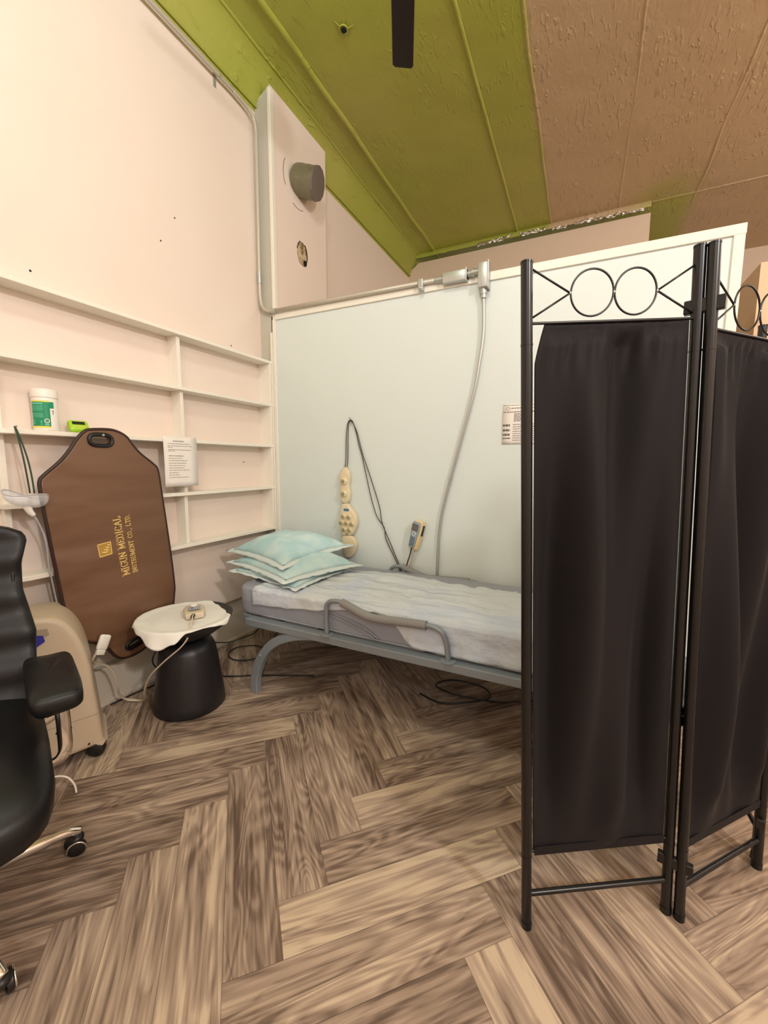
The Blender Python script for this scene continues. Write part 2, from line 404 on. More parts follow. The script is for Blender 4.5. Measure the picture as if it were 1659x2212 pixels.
# far wall
b = MB(); b.prism([(XL - .1, YB, 0), (.52, YB, 0), (.505, YB, 3.925), (XL + .14, YB, 3.925), (XL + .05, YB, 3.86), (XL - .1, YB, 3.80)], (0, .12, 0))
struct(b.build('wall_back', M['wall_tan'], smooth=0), 'tan far wall seen above the white partition')
wallbox('wall_far', (.2, YF, 0), (XR, YF + .1, ZC), M['wall_tan'], 'distant tan wall')
wallbox('wall_right', (XR, YR, 0), (XR + .1, YF, ZC), M['wall'], 'right wall of the room')
wallbox('wall_rear', (XL - .1, YR - .1, 0), (XR, YR, ZC), M['wall'], 'wall behind the camera')
# enclosure at right
b = MB(); b.prism([(.812, 3.0, 0), (2.6, 3.0, 0), (2.6, 5.0, 0), (.812, 5.0, 0)], (0, 0, 2.385))
struct(b.build('wall_enclosure', M['bulk'], smooth=0), 'peach enclosure wall beyond the white partition')
# white partition
b = MB(); b.box((XP - .03, YE, 0), (.60, YE + .09, ZP - .005))
struct(b.build('wall_partition', M['white'], smooth=0), 'white partition wall behind the bed')
b = MB(); b.box((XP + .01, YE - .012, ZP - .035), (.612, YE + .102, ZP + .012), .003)
struct(b.build('trim_2', M['trim'], smooth=0), 'white cap along the top of the partition')
b = MB(); b.box((.567, YE - .010, 0), (.61, YE + .10, ZP - .03), .003)
struct(b.build('trim_3', M['trim'], smooth=0), 'white end board of the partition')
b = MB(); b.box((XP - .012, YE - .016, .30), (XP + .014, YE, ZP - .035), .003); b.box((XP - .03, YE - .02, .30), (XP - .014, YE, 2.25), .002)
struct(b.build('trim_4', M['trim'], smooth=0), 'white corner strip where shelf meets partition')

# ceiling with cove, drooped edge and seams
b = MB()
sec = [(XL, 3.765), (XL + .015, 3.80), (XL + .05, 3.87), (XL + .10, 3.955), (XL + .135, 3.995), (XL + .17, 4.012), (XL + .37, 4.02), (XR, 4.03)]
def cf(u, v):
    y = YR + (YF - YR) * v
    i = min(int(u * (len(sec) - 1) + 1e-6), len(sec) - 1)
    x, z = sec[i]
    return (x, y, z)
b.grid(cf, len(sec) - 1, 60)
o = b.build('ceiling', M['ceil'], smooth=40); struct(o, 'insulated ceiling painted green and tan')
b = MB()
def ridge(x, r, z=ZC, y0=YR, y1=YF, amp=.006, sd=0):
    pts = [(x + amp * noise.noise(Vector((sd, y * 1.7, 0))), y, z + .25 * r - .4 * r * noise.noise(Vector((sd + 9, y * 1.1, 2)))) for y in [y0 + (y1 - y0) * i / 70 for i in range(71)]]
    b.tube(pts, r, 8)
ridge(XL + .02, .008, 3.787, sd=8)
ridge(XL + .155, .012, 4.01, sd=1); ridge(-1.87, .024, 4.020, amp=.02, sd=2); ridge(-1.80, .006, 4.024, sd=3, amp=.01)
ridge(-.838, .014, 4.020, sd=4)
ridge(-.47, .016, 4.028, sd=5, amp=.02); ridge(.20, .013, 4.030, sd=6, amp=.02); ridge(.26, .009, 4.030, sd=16, amp=.02); ridge(.885, .013, 4.030, sd=7, amp=.02); ridge(.93, .009, 4.030, sd=17, amp=.02)
pts = [(.30 + 4.3 * i / 30, YB - .01 + .01 * noise.noise(Vector((i, 0, 0))), ZC) for i in range(31)]
b.tube(pts, .012, 8)
b.grid(lambda u, v: (XL + .12 + 2.615 * u, YB - .012 - .05 * math.cos(v * PI / 2), 3.955 + .085 * math.sin(v * PI / 2) + .006 * noise.noise(Vector((u * 30, 0, 3))) * (1 - v)), 120, 6)
struct(b.build('ceiling_seam', M['ceil'], smooth=60), 'raised seams of the ceiling facing')
# torn foil edge above the far wall
b = MB(); rr = random.Random(4)
def foil(x0, x1, z0, z1, k):
    n_ = int((x1 - x0) / .012)
    b.grid(lambda u, v: (x0 + (x1 - x0) * u, YB - .068 - .012 * noise.noise(Vector(((x0 + (x1 - x0) * u) * 22, v * 2, k))) * 2, z0 + (z1 - z0) * v + .014 * noise.noise(Vector(((x0 + (x1 - x0) * u) * 18, v, k + 4)))), n_, 4)
for k, (x0, x1, z0, z1) in enumerate(((-1.30, -.98, 3.935, 3.975), (-1.05, -.90, 3.965, 3.985), (-.80, -.52, 3.945, 3.985), (-.45, -.30, 3.93, 3.96), (-.22, .05, 3.935, 3.97), (.08, .22, 3.93, 3.96), (.24, .44, 3.93, 3.955))): foil(x0, x1, z0, z1, k)
struct(b.build('trim_5', M['foil'], smooth=60), 'torn silver foil edge above the far wall')

# shallow plaster patch lines, nail holes
b = MB()
for y, z in ((1.05, 2.13), (1.70, 2.55), (2.20, 2.10), (2.28, 1.30), (1.80, 2.72)): b.sphere((XL, y, z), .005, (.3, 1, 1), 8)
struct(b.build('wall_left_holes', M['hole'], smooth=60), 'small nail holes in the left wall')

# ------------------------------------------------------------------ built-in wall shelf
t = thing('wall_shelf', (XL, 1.7, .80), 'white shallow wall shelf with five long boards on the left wall', 'shelf')
XF = -2.125
for z, y0 in ((2.045, .86), (1.735, .80), (1.432, .86), (1.118, .86), (.803, .86)):
    b = MB()
    th = .02
    b.prism([(XL, y0 - .02, z - th), (XF - .02, y0 - .02, z - th), (XF, y0 + .03, z - th), (XF, YE - .02, z - th), (XL, YE - .02, z - th)], (0, 0, th), bev=.002, seg=1)
    b.build('shelf_board', M['shelf'], t, smooth=0)
for lo, hi in (((XL, YE - .04, .80), (XF - .004, YE - .02, 2.03)), ((XL, .86, .803), (XL + .03, .885, 2.03))):
    b = MB(); b.box(lo, hi, .001, 1); b.build('side_board', M['shelf'], t, smooth=0)
for y, z0, z1 in ((1.715, 1.735, 2.025), (1.72, 1.432, 1.715), (1.72, 1.118, 1.412), (1.715, .803, 1.098)):
    b = MB(); b.box((XL, y - .011, z0), (XF - .03, y + .011, z1), .001, 1); b.build('divider', M['shelf'], t, smooth=0)

# ------------------------------------------------------------------ things on the shelf
t = thing('wipes_tub', (-2.175, 1.03, 1.432), 'white wipes tub with green label standing on the wall shelf', 'tub')
b = MB(); b.lathe([(0, 0), (.044, 0), (.047, .004), (.047, .146), (.045, .150), (0, .150)], (-2.175, 1.03, 1.4325), 40); b.build('body', M['tub'], t)
b = MB(); b.lathe([(0.0, 0), (.0495, 0), (.0495, .032), (.047, .036), (.0, .036)], (-2.175, 1.03, 1.577), 40); b.build('lid', M['tub'], t)
def wrap(name, m, z0, z1, a0, a1, r=.0475, par=t, c=(-2.175, 1.03)):
    b = MB(); b.grid(lambda u, v: (c[0] + r * math.cos(a0 + (a1 - a0) * u), c[1] + r * math.sin(a0 + (a1 - a0) * u), z0 + (z1 - z0) * v), 24, 1)
    return b.build(name, m, par)
a0, a1 = math.radians(-95), math.radians(-5)
lb = wrap('label', M['green'], 1.452, 1.556, a0, a1, .0476)
wrap('yellow_band', M['yellow'], 1.444, 1.452, a0, a1)
wrap('yellow_band', M['yellow'], 1.556, 1.562, a0, a1)
wrap('green_flap', M['green'], 1.53, 1.558, math.radians(-5), math.radians(14))
b = MB()
def arcrect(x0, x1, z0, z1, r=.0480, c=(-2.175, 1.03)):
    k0, k1 = a0 + (a1 - a0) * x0, a0 + (a1 - a0) * x1
    b.grid(lambda u, v: (c[0] + r * math.cos(k0 + (k1 - k0) * u), c[1] + r * math.sin(k0 + (k1 - k0) * u), 1.452 + .104 * (z0 + (z1 - z0) * v)), 6, 1)
rr = random.Random(8)
arcrect(.05, .68, .90, .96)
for k in range(6):
    x = .05
    while x < .62:
        w_ = rr.uniform(.04, .1); arcrect(x, min(x + w_, .68), .83 - k * .04, .85 - k * .04); x += w_ + .02
for k in range(5):
    x = .05
    while x < .62:
        w_ = rr.uniform(.04, .1); arcrect(x, min(x + w_, .68), .52 - k * .04, .54 - k * .04); x += w_ + .02
for k in range(5):
    arcrect(.05, .05 + rr.uniform(.12, .22), .24 - k * .04, .26 - k * .04)
arcrect(.52, .58, .14, .22); arcrect(.52, .58, .05, .10); arcrect(.72, .92, .04, .10)
b.build('print', M['greenlt'], t)
b = MB()
th0 = a0 + (a1 - a0) * .82
for k in range(20):
    q = 2 * PI * k / 20; q2 = 2 * PI * (k + 1) / 20
    def pp(q, r): return (-2.175 + .0482 * math.cos(th0 + r * math.cos(q) / .048), 1.03 + .0482 * math.sin(th0 + r * math.cos(q) / .048), 1.4745 + r * math.sin(q))
    b.quad(pp(q, .007), pp(q2, .007), pp(q2, .0095), pp(q, .0095))
b.quad(pp(.6, .006), pp(.9, .006), pp(3.9, .006), pp(3.6, .006))
b.build('emblem', M['tub'], t)
b = MB()   # the numeral at the right edge of the label: 7
def p7(a, z): return (-2.175 + .0481 * math.cos(math.radians(a)), 1.03 + .0481 * math.sin(math.radians(a)), z)
b.quad(p7(2, 1.521), p7(12, 1.521), p7(12, 1.518), p7(2, 1.518)); b.quad(p7(9, 1.519), p7(12, 1.519), p7(8, 1.503), p7(5, 1.503))
b.build('numeral', M['inkdk'], t)

t = thing('kitchen_timer', (-2.165, 1.145, 1.432), 'small lime green digital timer lying on the wall shelf', 'timer', rz=math.radians(0))
Mt = Matrix.Translation((-2.160, 1.152, 1.4625)) @ Matrix.Rotation(math.radians(-12), 4, 'Z') @ Matrix.Rotation(math.radians(52), 4, 'Y')
b = MB(); b.box((-.031, -.040, -.015), (.031, .040, .014), .012, 4, Mt); b.build('body', M['lime'], t)
b = MB(); b.box((-.019, -.026, .011), (.001, .026, .0145), .001, 1, Mt); b.build('screen', M['lcddk'], t)
for k in range(3):
    b = MB(); b.box((.008, -.026 + k * .018, .011), (.018, -.011 + k * .018, .0155), .002, 2, Mt); b.build('button', M['limebtn'], t)

def paper(name, c, ey, ez, nrm, w, h, label, cat, lines):
    """c: top left corner, ey right vector, ez up vector"""
    c, ey, ez, nrm = map(Vector, (c, ey, ez, nrm))
    t = thing(name, c - ez * h, label, cat)
    b = MB(); b.grid(lambda u, v: c + ey * (w * u) - ez * (h * v) + nrm * (.003 * math.sin(PI * v) * (1 if cat == 'notice' else 1)), 4, 10)
    b.build('sheet', M['paper'], t, thick=.0004)
    b = MB(); b2 = MB(); rr = random.Random(3)
    for (x0, x1, y, hh, bold) in lines:
        x = x0; q = b2 if bold else b
        while x < x1:
            ww = min(rr.uniform(.03, .1), x1 - x)
            def P(a, d): return c + ey * (w * a) - ez * (h * d) + nrm * (.003 * math.sin(PI * d) + .0008)
            q.quad(P(x, y), P(x + ww, y), P(x + ww, y + hh), P(x, y + hh)); x += ww + .012
    b.build('print', M['ink'], t, smooth=0)['kind'] = 'stuff'; b2.build('heading', M['inkdk'], t, smooth=0)['kind'] = 'stuff'
    return t
paper('notice_sheet', (XF + .003, 1.558, 1.432 + .012), (0, 1, 0), (0, 0, 1), (1, 0, 0), .222, .288, 'white printed notice taped over the wall shelf beside the brown mat', 'notice',
      [(.28, .60, .085, .014, 1), (.13, .78, .14, .009, 0), (.12, .84, .185, .009, 0), (.12, .26, .215, .009, 0), (.13, .8, .26, .009, 0), (.12, .32, .285, .009, 0), (.13, .57, .38, .012, 1)] +
      [(.12, .12 + w_, .43 + .0475 * k, .009, 0) for k, w_ in enumerate((.4, .55, .52, .48, .46, .6, .27, .3, .58))])
t = paper('instruction_sheet', (-.432, YE - .001, 1.642), (1, 0, 0), (0, 0, 1), (0, -1, 0), .20, .232, 'white printed instruction sheet on the partition behind the black screen', 'notice',
      [(.02, 1, .03, .012, 1), (.24, .85, .10, .018, 1), (.02, .9, .19, .022, 0)] +
      [(.32, .55, .24 + .035 * k, .018, 0) for k in range(6)] + [(.30, .95, .50 + .055 * k, .016, 0) for k in range(8)] +
      [(.02, .22, .50, .05, 1), (.02, .22, .62, .05, 1), (.02, .22, .73, .05, 1), (.02, .25, .83, .03, 1)])
b = MB(); b.tube([(-.432 + .03 + .012 * math.cos(a), YE - .0035, 1.642 - .028 + .008 * math.sin(a)) for a in [2 * PI * k / 16 for k in range(16)]], .0008, 4, closed=True); b.build('round_logo', M['ink'], t)

# ------------------------------------------------------------------ brown mat hanging from the shelf
t = thing('massage_mat', (-2.10, 1.25, .29), 'folded brown leatherette mat with gold lettering hanging from the wall shelf', 'mat')
X0 = -2.118
outl = [(1.165, 1.446), (1.139, 1.436), (1.105, 1.400), (1.075, 1.355), (1.030, 1.298), (.962, 1.236), (.947, 1.215), (.945, 1.172), (.958, 1.009), (.982, .752), (1.005, .530), (1.013, .495), (1.035, .470), (1.120, .415), (1.165, .372), (1.200, .315), (1.235, .288), (1.29, .280), (1.345, .290), (1.40, .318), (1.450, .350), (1.510, .385), (1.528, .43), (1.548, .54), (1.552, .60), (1.538, .80), (1.505, 1.14), (1.493, 1.25), (1.470, 1.285), (1.400, 1.340), (1.360, 1.385), (1.330, 1.425), (1.285, 1.447), (1.24, 1.452)]
def oval(cy, cz, a, bb, rot, n=20):
    out = []
    for k in range(n):
        q = 2 * PI * k / n; c_, s_ = math.cos(q), math.sin(q)
        x = a * abs(c_) ** .7 * (1 if c_ >= 0 else -1); y = bb * abs(s_) ** .7 * (1 if s_ >= 0 else -1)
        out.append((cy + x * math.cos(rot) - y * math.sin(rot), cz + x * math.sin(rot) + y * math.cos(rot)))
    return out
h1 = oval(1.205, 1.400, .046, .021, 0.0); h2 = oval(1.300, .345, .040, .015, .16)
sm = [(p.y, p.z) for p in smoothpath([(0, y, z) for y, z in outl], 4, True)]
def P3(y, z, x=X0): return (x, y, z)
b = MB(); b.prism([P3(y, z) for y, z in sm], (.034, 0, 0), holes=[[P3(y, z) for y, z in h1], [P3(y, z) for y, z in h2]], bev=.010, seg=3)
b.build('cover', M['brown'], t, smooth=50)
b = MB(); b.tube([P3(y, z, X0 + .026) for y, z in sm], .0085, 8, closed=True); b.build('piping', M['piping'], t, smooth=180)
for h in (h1, h2):
    cy = sum(p[0] for p in h) / len(h); cz = sum(p[1] for p in h) / len(h)
    big = [(cy + (y - cy) * 1.14, cz + (z - cz) * 1.28) for y, z in h]
    b = MB(); b.tube([P3(y, z, X0 + .034) for y, z in big], .0095, 8, closed=True, flat=1); b.build('handle_rim', M['dark'], t, smooth=180)
b = MB()  # soft creases raised on the cover
# serif lettering
GL = {'M': (1.0, [[(.12, 0), (.12, 1), (.5, .12), (.88, 1), (.88, 0)]], [(.12, 0), (.88, 0), (.06, 1), (.94, 1)]),
 'I': (.4, [[(.2, 0), (.2, 1)]], [(.2, 0), (.2, 1)]),
 'G': (.85, [[(.8, .82), (.6, .97), (.35, .97), (.12, .72), (.12, .28), (.35, .03), (.6, .03), (.78, .15), (.78, .42)]], [(.76, .42)]),
 'U': (.85, [[(.14, 1), (.14, .3), (.28, .05), (.55, .05), (.72, .3), (.72, 1)]], [(.14, 1), (.72, 1)]),
 'N': (.9, [[(.14, 0), (.14, 1), (.76, 0), (.76, 1)]], [(.14, 0), (.1, 1), (.76, 1)]),
 'E': (.75, [[(.65, .18), (.65, .03), (.16, .03), (.16, .97), (.63, .97), (.63, .82)], [(.16, .5), (.5, .5)]], [(.16, .03), (.16, .97)]),
 'D': (.85, [[(.16, .03), (.16, .97), (.45, .97), (.74, .75), (.74, .25), (.45, .03), (.16, .03)]], [(.12, .03), (.12, .97)]),
 'C': (.8, [[(.74, .78), (.55, .97), (.34, .97), (.12, .72), (.12, .28), (.34, .03), (.55, .03), (.74, .22)]], []),
 'A': (.9, [[(.1, 0), (.45, 1), (.8, 0)], [(.24, .36), (.66, .36)]], [(.1, 0), (.8, 0)]),
 'L': (.75, [[(.16, 1), (.16, .03), (.66, .03), (.66, .25)]], [(.16, 1), (.12, .03)]),
 'S': (.7, [[(.6, .8), (.45, .97), (.25, .97), (.12, .78), (.2, .58), (.5, .42), (.6, .22), (.45, .03), (.25, .03), (.1, .2)]], []),
 'T': (.8, [[(.08, .8), (.08, .97), (.72, .97), (.72, .8)], [(.4, .97), (.4, 0)]], [(.4, 0)]),
 'R': (.85, [[(.16, 0), (.16, .97), (.5, .97), (.68, .82), (.68, .65), (.5, .5), (.16, .5)], [(.45, .5), (.78, 0)]], [(.16, 0), (.78, 0), (.12, .97)]),
 'O': (.85, [[(.42, .97), (.2, .85), (.1, .5), (.2, .15), (.42, .03), (.64, .15), (.74, .5), (.64, .85), (.42, .97)]], []),
 '.': (.35, [[(.12, .0), (.12, .1)]], []), ',': (.3, [[(.14, .06), (.08, -.14)]], []), ' ': (.5, [], [])}
def lettering(txt, p0, p1, hvec, x, name, par, m, sw=.12):
    p0, p1, hvec = Vector(p0), Vector(p1), Vector(hvec)
    tot = sum(GL[c][0] + .08 for c in txt); ad = (p1 - p0) / tot; b = MB(); cur = 0
    hl = hvec.length; al = ad.length
    def W(px, py): q = p0 + ad * px + hvec * py; return Vector((x, q.x, q.y))
    def stroke(a, c):
        A_, C_ = W(*a), W(*c); d = C_ - A_
        if d.length < 1e-7: return
        d.normalize(); nn = Vector((1, 0, 0)).cross(d) * (sw * hl / 2); e = d * (sw * hl * .35)
        q = [A_ - nn - e, C_ - nn + e, C_ + nn + e, A_ + nn - e]
        b.prism(q, (.0016, 0, 0))
    for ch in txt:
        w_, st, se = GL[ch]
        for s_ in st:
            for a, c in zip(s_, s_[1:]): stroke((cur + a[0], a[1]), (cur + c[0], c[1]))
        for sx_, sy_ in se: stroke((cur + sx_ - .12, sy_), (cur + sx_ + .12, sy_))
        cur += w_ + .08
    return b.build(name, m, par, smooth=0)
XT = X0 + .0335
lettering('MIGUN MEDICAL', (1.297, .720), (1.268, 1.030), (-.036, -.003), XT, 'lettering', t, M['gold'])
lettering('INSTRUMENT CO., LTD.', (1.340, .722), (1.315, 1.032), (-.024, -.002), XT, 'lettering', t, M['gold'])
b = MB(); q = [(1.153, .898), (1.214, .904), (1.217, .843), (1.160, .836)]
b.prism([(XT, *p) for p in q], (.0012, 0, 0)); b.build('logo_patch', M['goldbg'], t, smooth=0)
b = MB()
for i in range(4):
    A_, C_ = Vector((XT + .001, *q[i])), Vector((XT + .001, *q[(i + 1) % 4])); b.tube([A_, C_], .0022, 4)
for k in range(4):   # stacked crescents
    cy, cz = 1.179 + .006 * k, .856 + .009 * k; w_ = .019 - .0042 * k
    n_ = 10; up_, dn_ = [], []
    for i in range(n_ + 1):
        a = PI + .2 + (PI - .6) * i / n_
        yy = cy + .006 + w_ * math.cos(a); zz = cz + .010 + w_ * .62 * math.sin(a)
        tk = .0052 * math.sin(PI * i / n_)
        up_.append((XT + .0014, yy, zz + tk)); dn_.append((XT + .0014, yy, zz - tk * .2 - .0002))
    b.prism(dn_ + up_[::-1], (.0014, 0, 0))
b.build('logo_mark', M['gold'], t, smooth=0)
# nail it hangs from
b = MB(); b.tube([(XF - .005, 1.208, 1.4185), (X0 + .05, 1.208, 1.4235)], .003, 8); b.sphere((X0 + .052, 1.208, 1.4235), .006, n=10)
tag(b.build('shelf_nail', M['galv'], smooth=60), 'small steel nail inside the brown mat\'s top handle', 'nail')

# ------------------------------------------------------------------ oxygen mask hanging from the shelf
t = thing('oxygen_mask', (-2.085, .89, 1.05), 'clear plastic oxygen mask hanging by green elastic from the shelf', 'mask')
b = MB()
def shell(u, v):
    a = 2 * PI * u; r = math.sin(PI * .5 * v) ** .8
    x = .040 * r * math.cos(a); y = .078 * r * math.sin(a) * (1 + .12 * math.cos(a))
    z = -.050 * (1 - v ** 2.2) + .012 * math.sin(2 * a) * v
    return Vector((-2.075 + x, .885 + y, 1.160 + z - .35 * y * .6))
b.grid(shell, 28, 10); b.build('shell', M['clear'], t, smooth=180, thick=.0015)
b = MB(); b.tube([shell(k / 28, 1.0) for k in range(28)], .003, 6, closed=True); b.build('rim', M['clearrim'], t, smooth=180)
b = MB(); b.tube([(-2.075, .885, 1.112), (-2.073, .895, 1.085), (-2.072, .905, 1.072)], [.015, .012, .009], 12); b.build('connector', M['tub'], t)
b = MB(); b.tube(smoothpath([(-2.072, .905, 1.074), (-2.08, .925, 1.03), (-2.09, .945, .97), (-2.10, .955, .90), (-2.11, .96, .83), (-2.12, .985, .62), (-2.12, 1.0, .45), (-2.1, .99, .30)], 6), .0035, 8); b.build('tube', M['clearrim'], t, smooth=180)
b = MB()
for pts in ([(-2.117, .889, 1.440), (-2.10, .888, 1.405), (-2.085, .893, 1.32), (-2.08, .898, 1.24), (-2.078, .902, 1.165)],
            [(-2.117, .890, 1.440), (-2.10, .893, 1.405), (-2.082, .905, 1.32), (-2.075, .912, 1.24), (-2.07, .914, 1.165)]):
    b.tube(smoothpath(pts, 4), .0032, 6)
b.build('elastic_strap', M['elastic'], t, smooth=180)
b = MB(); b.tube([(XF - .002, .889, 1.440), (-2.105, .889, 1.442)], .0022, 6); b.sphere((-2.104, .889, 1.442), .0045, n=8)
tag(b.build('mask_nail', M['galv'], smooth=60), 'nail in the shelf edge holding the green elastic strap', 'nail')

# ------------------------------------------------------------------ drum side table, cloth and controller
cx, cy = -1.845, 1.43
t = thing('side_table', (cx, cy, 0), 'dark round drum side table with dished top near the left wall', 'side table')
b = MB(); b.lathe([(0, 0), (.172, 0), (.178, .006), (.174, .05), (.150, .25), (.138, .315), (.125, .345), (.10, .36), (.07, .366), (0, .366)], (cx, cy, 0), 56); b.build('drum_base', M['stool'], t, smooth=60)
b = MB(); b.lathe([(.0, .364), (.075, .364), (.085, .376), (.15, .405), (.207, .448), (.230, .482), (.233, .490), (.226, .490), (.19, .482), (0, .480)], (cx, cy, 0), 56); b.build('dished_top', M['stool'], t, smooth=60)
# cloth draped over the rim
def ctop(r):
    if r < .19: return .4845
    if r < .236: return .4845 + (r - .19) / .046 * .0085
    return None
edge = [(-180, .230), (-150, .238), (-131, .262), (-115, .250), (-95, .262), (-80, .300), (-66, .318), (-52, .290), (-38, .246), (-20, .238), (-2, .250), (12, .262), (24, .236), (45, .198), (70, .190), (92, .205), (108, .232), (125, .226), (150, .226), (180, .230)]
def rho(deg):
    for (a, p), (c, q) in zip(edge, edge[1:]):
        if a <= deg <= c:
            k = (deg - a) / (c - a); k = k * k * (3 - 2 * k); return p + (q - p) * k
    return .23
t2 = MB()
def cl(u, v):
    th = -PI + 2 * PI * u; d = rho(math.degrees(th)) * v
    if d <= .236: r, z = d, ctop(d)
    else:
        e = d - .236; r = .237 + .30 * e + .10 * e * math.sin(th * 14 + 1); z = .493 - .93 * e
    return (cx + r * math.cos(th), cy + r * math.sin(th), z + .0022 * noise.noise(Vector((r * math.cos(th) * 16, r * math.sin(th) * 16, 0))))
t2.grid(cl, 144, 40)
bmesh.ops.remove_doubles(t2.bm, verts=list(t2.bm.verts), dist=.0003)
tag(t2.build('cloth', M['towel'], smooth=180, thick=.003), 'white cloth draped over the dark drum side table', 'cloth')

t = thing('hand_controller', (-1.80, 1.475, .47), 'beige wired hand controller lying on the white cloth', 'controller')
Mc = Matrix.Translation((-1.820, 1.462, .488)) @ Matrix.Rotation(math.radians(-37), 4, 'Z') @ Matrix.Scale(1.30, 4)
b = MB(); b.prism([Mc @ Vector(p) for p in [(-.055, -.030, 0), (-.025, -.040, 0), (.030, -.040, 0), (.055, -.032, 0), (.058, 0, 0), (.055, .032, 0), (.030, .040, 0), (-.025, .040, 0), (-.055, .030, 0), (-.06, 0, 0)]], (0, 0, .034), bev=.009, seg=3); b.build('body', M['cordw'], t, smooth=50)
b = MB(); b.lathe([(0, 0), (.018, 0), (.018, .008), (.014, .011), (0, .011)], Mc @ Vector((-.018, .0, .033)), 24); b.build('dial', M['tub'], t)
b = MB(); b.box((.004, -.022, .0335), (.034, .022, .0355), .001, 1, Mc); b.build('panel', M['bluegrey'], t, smooth=0)
b = MB(); b.lathe([(0, 0), (.006, 0), (.006, .003), (0, .004)], Mc @ Vector((.018, -.008, .035)), 12); b.build('button', mat('red_brown_button', rgb(130, 60, 44), .4), t)
cordp = [(-1.762, 1.412, .512), (-1.735, 1.385, .522), (-1.700, 1.345, .506), (-1.682, 1.315, .46), (-1.700, 1.285, .41), (-1.77, 1.245, .34), (-1.86, 1.225, .25), (-1.95, 1.25, .14), (-2.02, 1.295, .055), (-2.07, 1.325, .012), (-2.11, 1.305, .010), (-2.14, 1.265, .03), (-2.12, 1.22, .09), (-2.10, 1.207, .15), (-2.10, 1.18, .25), (-2.10, 1.135, .30), (-2.09, 1.10, .325), (-2.075, 1.085, .35), (-2.062, 1.10, .385)]
b = MB(); b.tube(smoothpath(cordp, 6), .0085, 8, flat=.45); b.build('cord', M['cordw'], t, smooth=180)
b = MB(); b.tube(smoothpath([(-1.775, 1.422, .508), (-1.748, 1.396, .519), (-1.725, 1.372, .518)], 4), .0092, 8); b.build('cord_sleeve', M['dark'], t, smooth=180)
b = MB(); Mp = Matrix.Translation((-2.062, 1.118, .385)) @ Matrix.Rotation(math.radians(-24), 4, 'X')
b.box((-.012, -.026, .0), (.012, .026, .075), .011, 3, Mp); b.box((-.010, -.020, -.022), (.010, .020, .004), .004, 2, Mp); b.build('plug', M['tub'], t, smooth=50)

# ------------------------------------------------------------------ beige oxygen concentrator
t = thing('oxygen_concentrator', (-1.96, .86, 0), 'beige oxygen concentrator on black casters behind the office chair', 'medical device')
dS = Vector((.47, .88, 0)).normalized(); dN = Vector((-.88, .47, 0)).normalized(); P0 = Vector((-1.843, .976, 0))
prof = [(-.01, .055), (.004, .08), (-.003, .20), (-.014, .32), (-.022, .43), (-.045, .54), (-.078, .615), (-.115, .655), (-.155, .668), (-.20, .668), (-.27, .655), (-.34, .61), (-.37, .55), (-.375, .30), (-.37, .055)]
pr_ = [(p.x, p.z) for p in smoothpath([(s_, 0, z_) for s_, z_ in prof], 3, True)]
b = MB(); b.prism([P0 + dS * s_ + Vector((0, 0, z_)) for s_, z_ in pr_], dN * .27, bev=.022, seg=4); b.build('housing', M['beige'], t, smooth=50)
def fq(name, m, pts, th=.003, out=.002):
    b = MB(); b.prism([P0 + dS * s_ + Vector((0, 0, z_)) - dN * out for s_, z_ in pts], dN * th); return b.build(name, m, t, smooth=0)
rec = fq('control_recess_shade', M['beigedk'], [(-.32, .55), (-.20, .57), (-.145, .60), (-.15, .625), (-.20, .63), (-.32, .60)])  # flat plate on the housing, shade of the recess painted as darker beige
fq('control_panel', M['bluep'], [(-.30, .53), (-.205, .545), (-.16, .575), (-.165, .600), (-.205, .610), (-.30, .575)], out=.004)
fq('vent_slot', M['dark'], [(-.155, .165), (-.10, .172), (-.10, .18), (-.155, .174)])
fq('screw', M['dark'], [(-.052, .072), (-.044, .075), (-.044, .083), (-.052, .080)])
fq('skirt', M['beigedk'], [(-.36, .188), (-.005, .205), (-.005, .202), (-.36, .185)], .0015, .001)
for s_, d_ in ((-.022, .022), (-.30, .03), (-.035, .23), (-.30, .23)):
    b = MB(); c_ = P0 + dS * s_ + dN * d_ + Vector((0, 0, .034)); b.lathe([(0, -.020), (.026, -.020), (.034, -.012), (.034, .012), (.026, .020), (0, .020)], c_, 20, axis=dN + dS * .3); b.build('caster', M['dark'], t, smooth=50)
b = MB(); b.box((-2.05, .80, .035), (-1.93, .96, .05), .003); b.build('base_plate', M['dark'], t)
b = MB(); b.tube(smoothpath([(-1.80, .73, .06), (-1.775, .755, .085), (-1.745, .785, .075), (-1.725, .80, .04), (-1.715, .80, .008)], 5), .0035, 8)
tag(b.build('plastic_tube', M['tub'], smooth=180), 'short white plastic tube looping to the floor beside the concentrator', 'tube')

# ------------------------------------------------------------------ office chair (local frame: x = facing, y = its left)
t = thing('office_chair', (-1.53, .34, 0), 'black leather swivel office chair with padded arms and chrome base', 'office chair', rz=math.atan2(-.36, .93), local=True)
def cushion(name, f, nu, nv, m, par=None):
    b = MB(); b.grid(f, nu, nv); return b.build(name, m, par, smooth=180)
def superpad(b, c, sx, sy, sz, ex=.35, ez=.5, warp=None, n=28, m=14):
    V = []
    for j in range(m + 1):
        ph = -PI / 2 + PI * j / m; row = []
        for i in range(n):
            th = 2 * PI * i / n
            cp, sp = math.cos(ph), math.sin(ph); ct, st_ = math.cos(th), math.sin(th)
            f = lambda w, e: math.copysign(abs(w) ** e, w)
            p = Vector((c[0] + sx * f(cp, ez) * f(ct, ex), c[1] + sy * f(cp, ez) * f(st_, ex), c[2] + sz * f(sp, ez)))
            if warp: p = warp(p)
            row.append(b.bm.verts.new(p))
        V.append(row)
    for j in range(m):
        for i in range(n):
            b.bm.faces.new((V[j][i], V[j][(i + 1) % n], V[j + 1][(i + 1) % n], V[j + 1][i]))
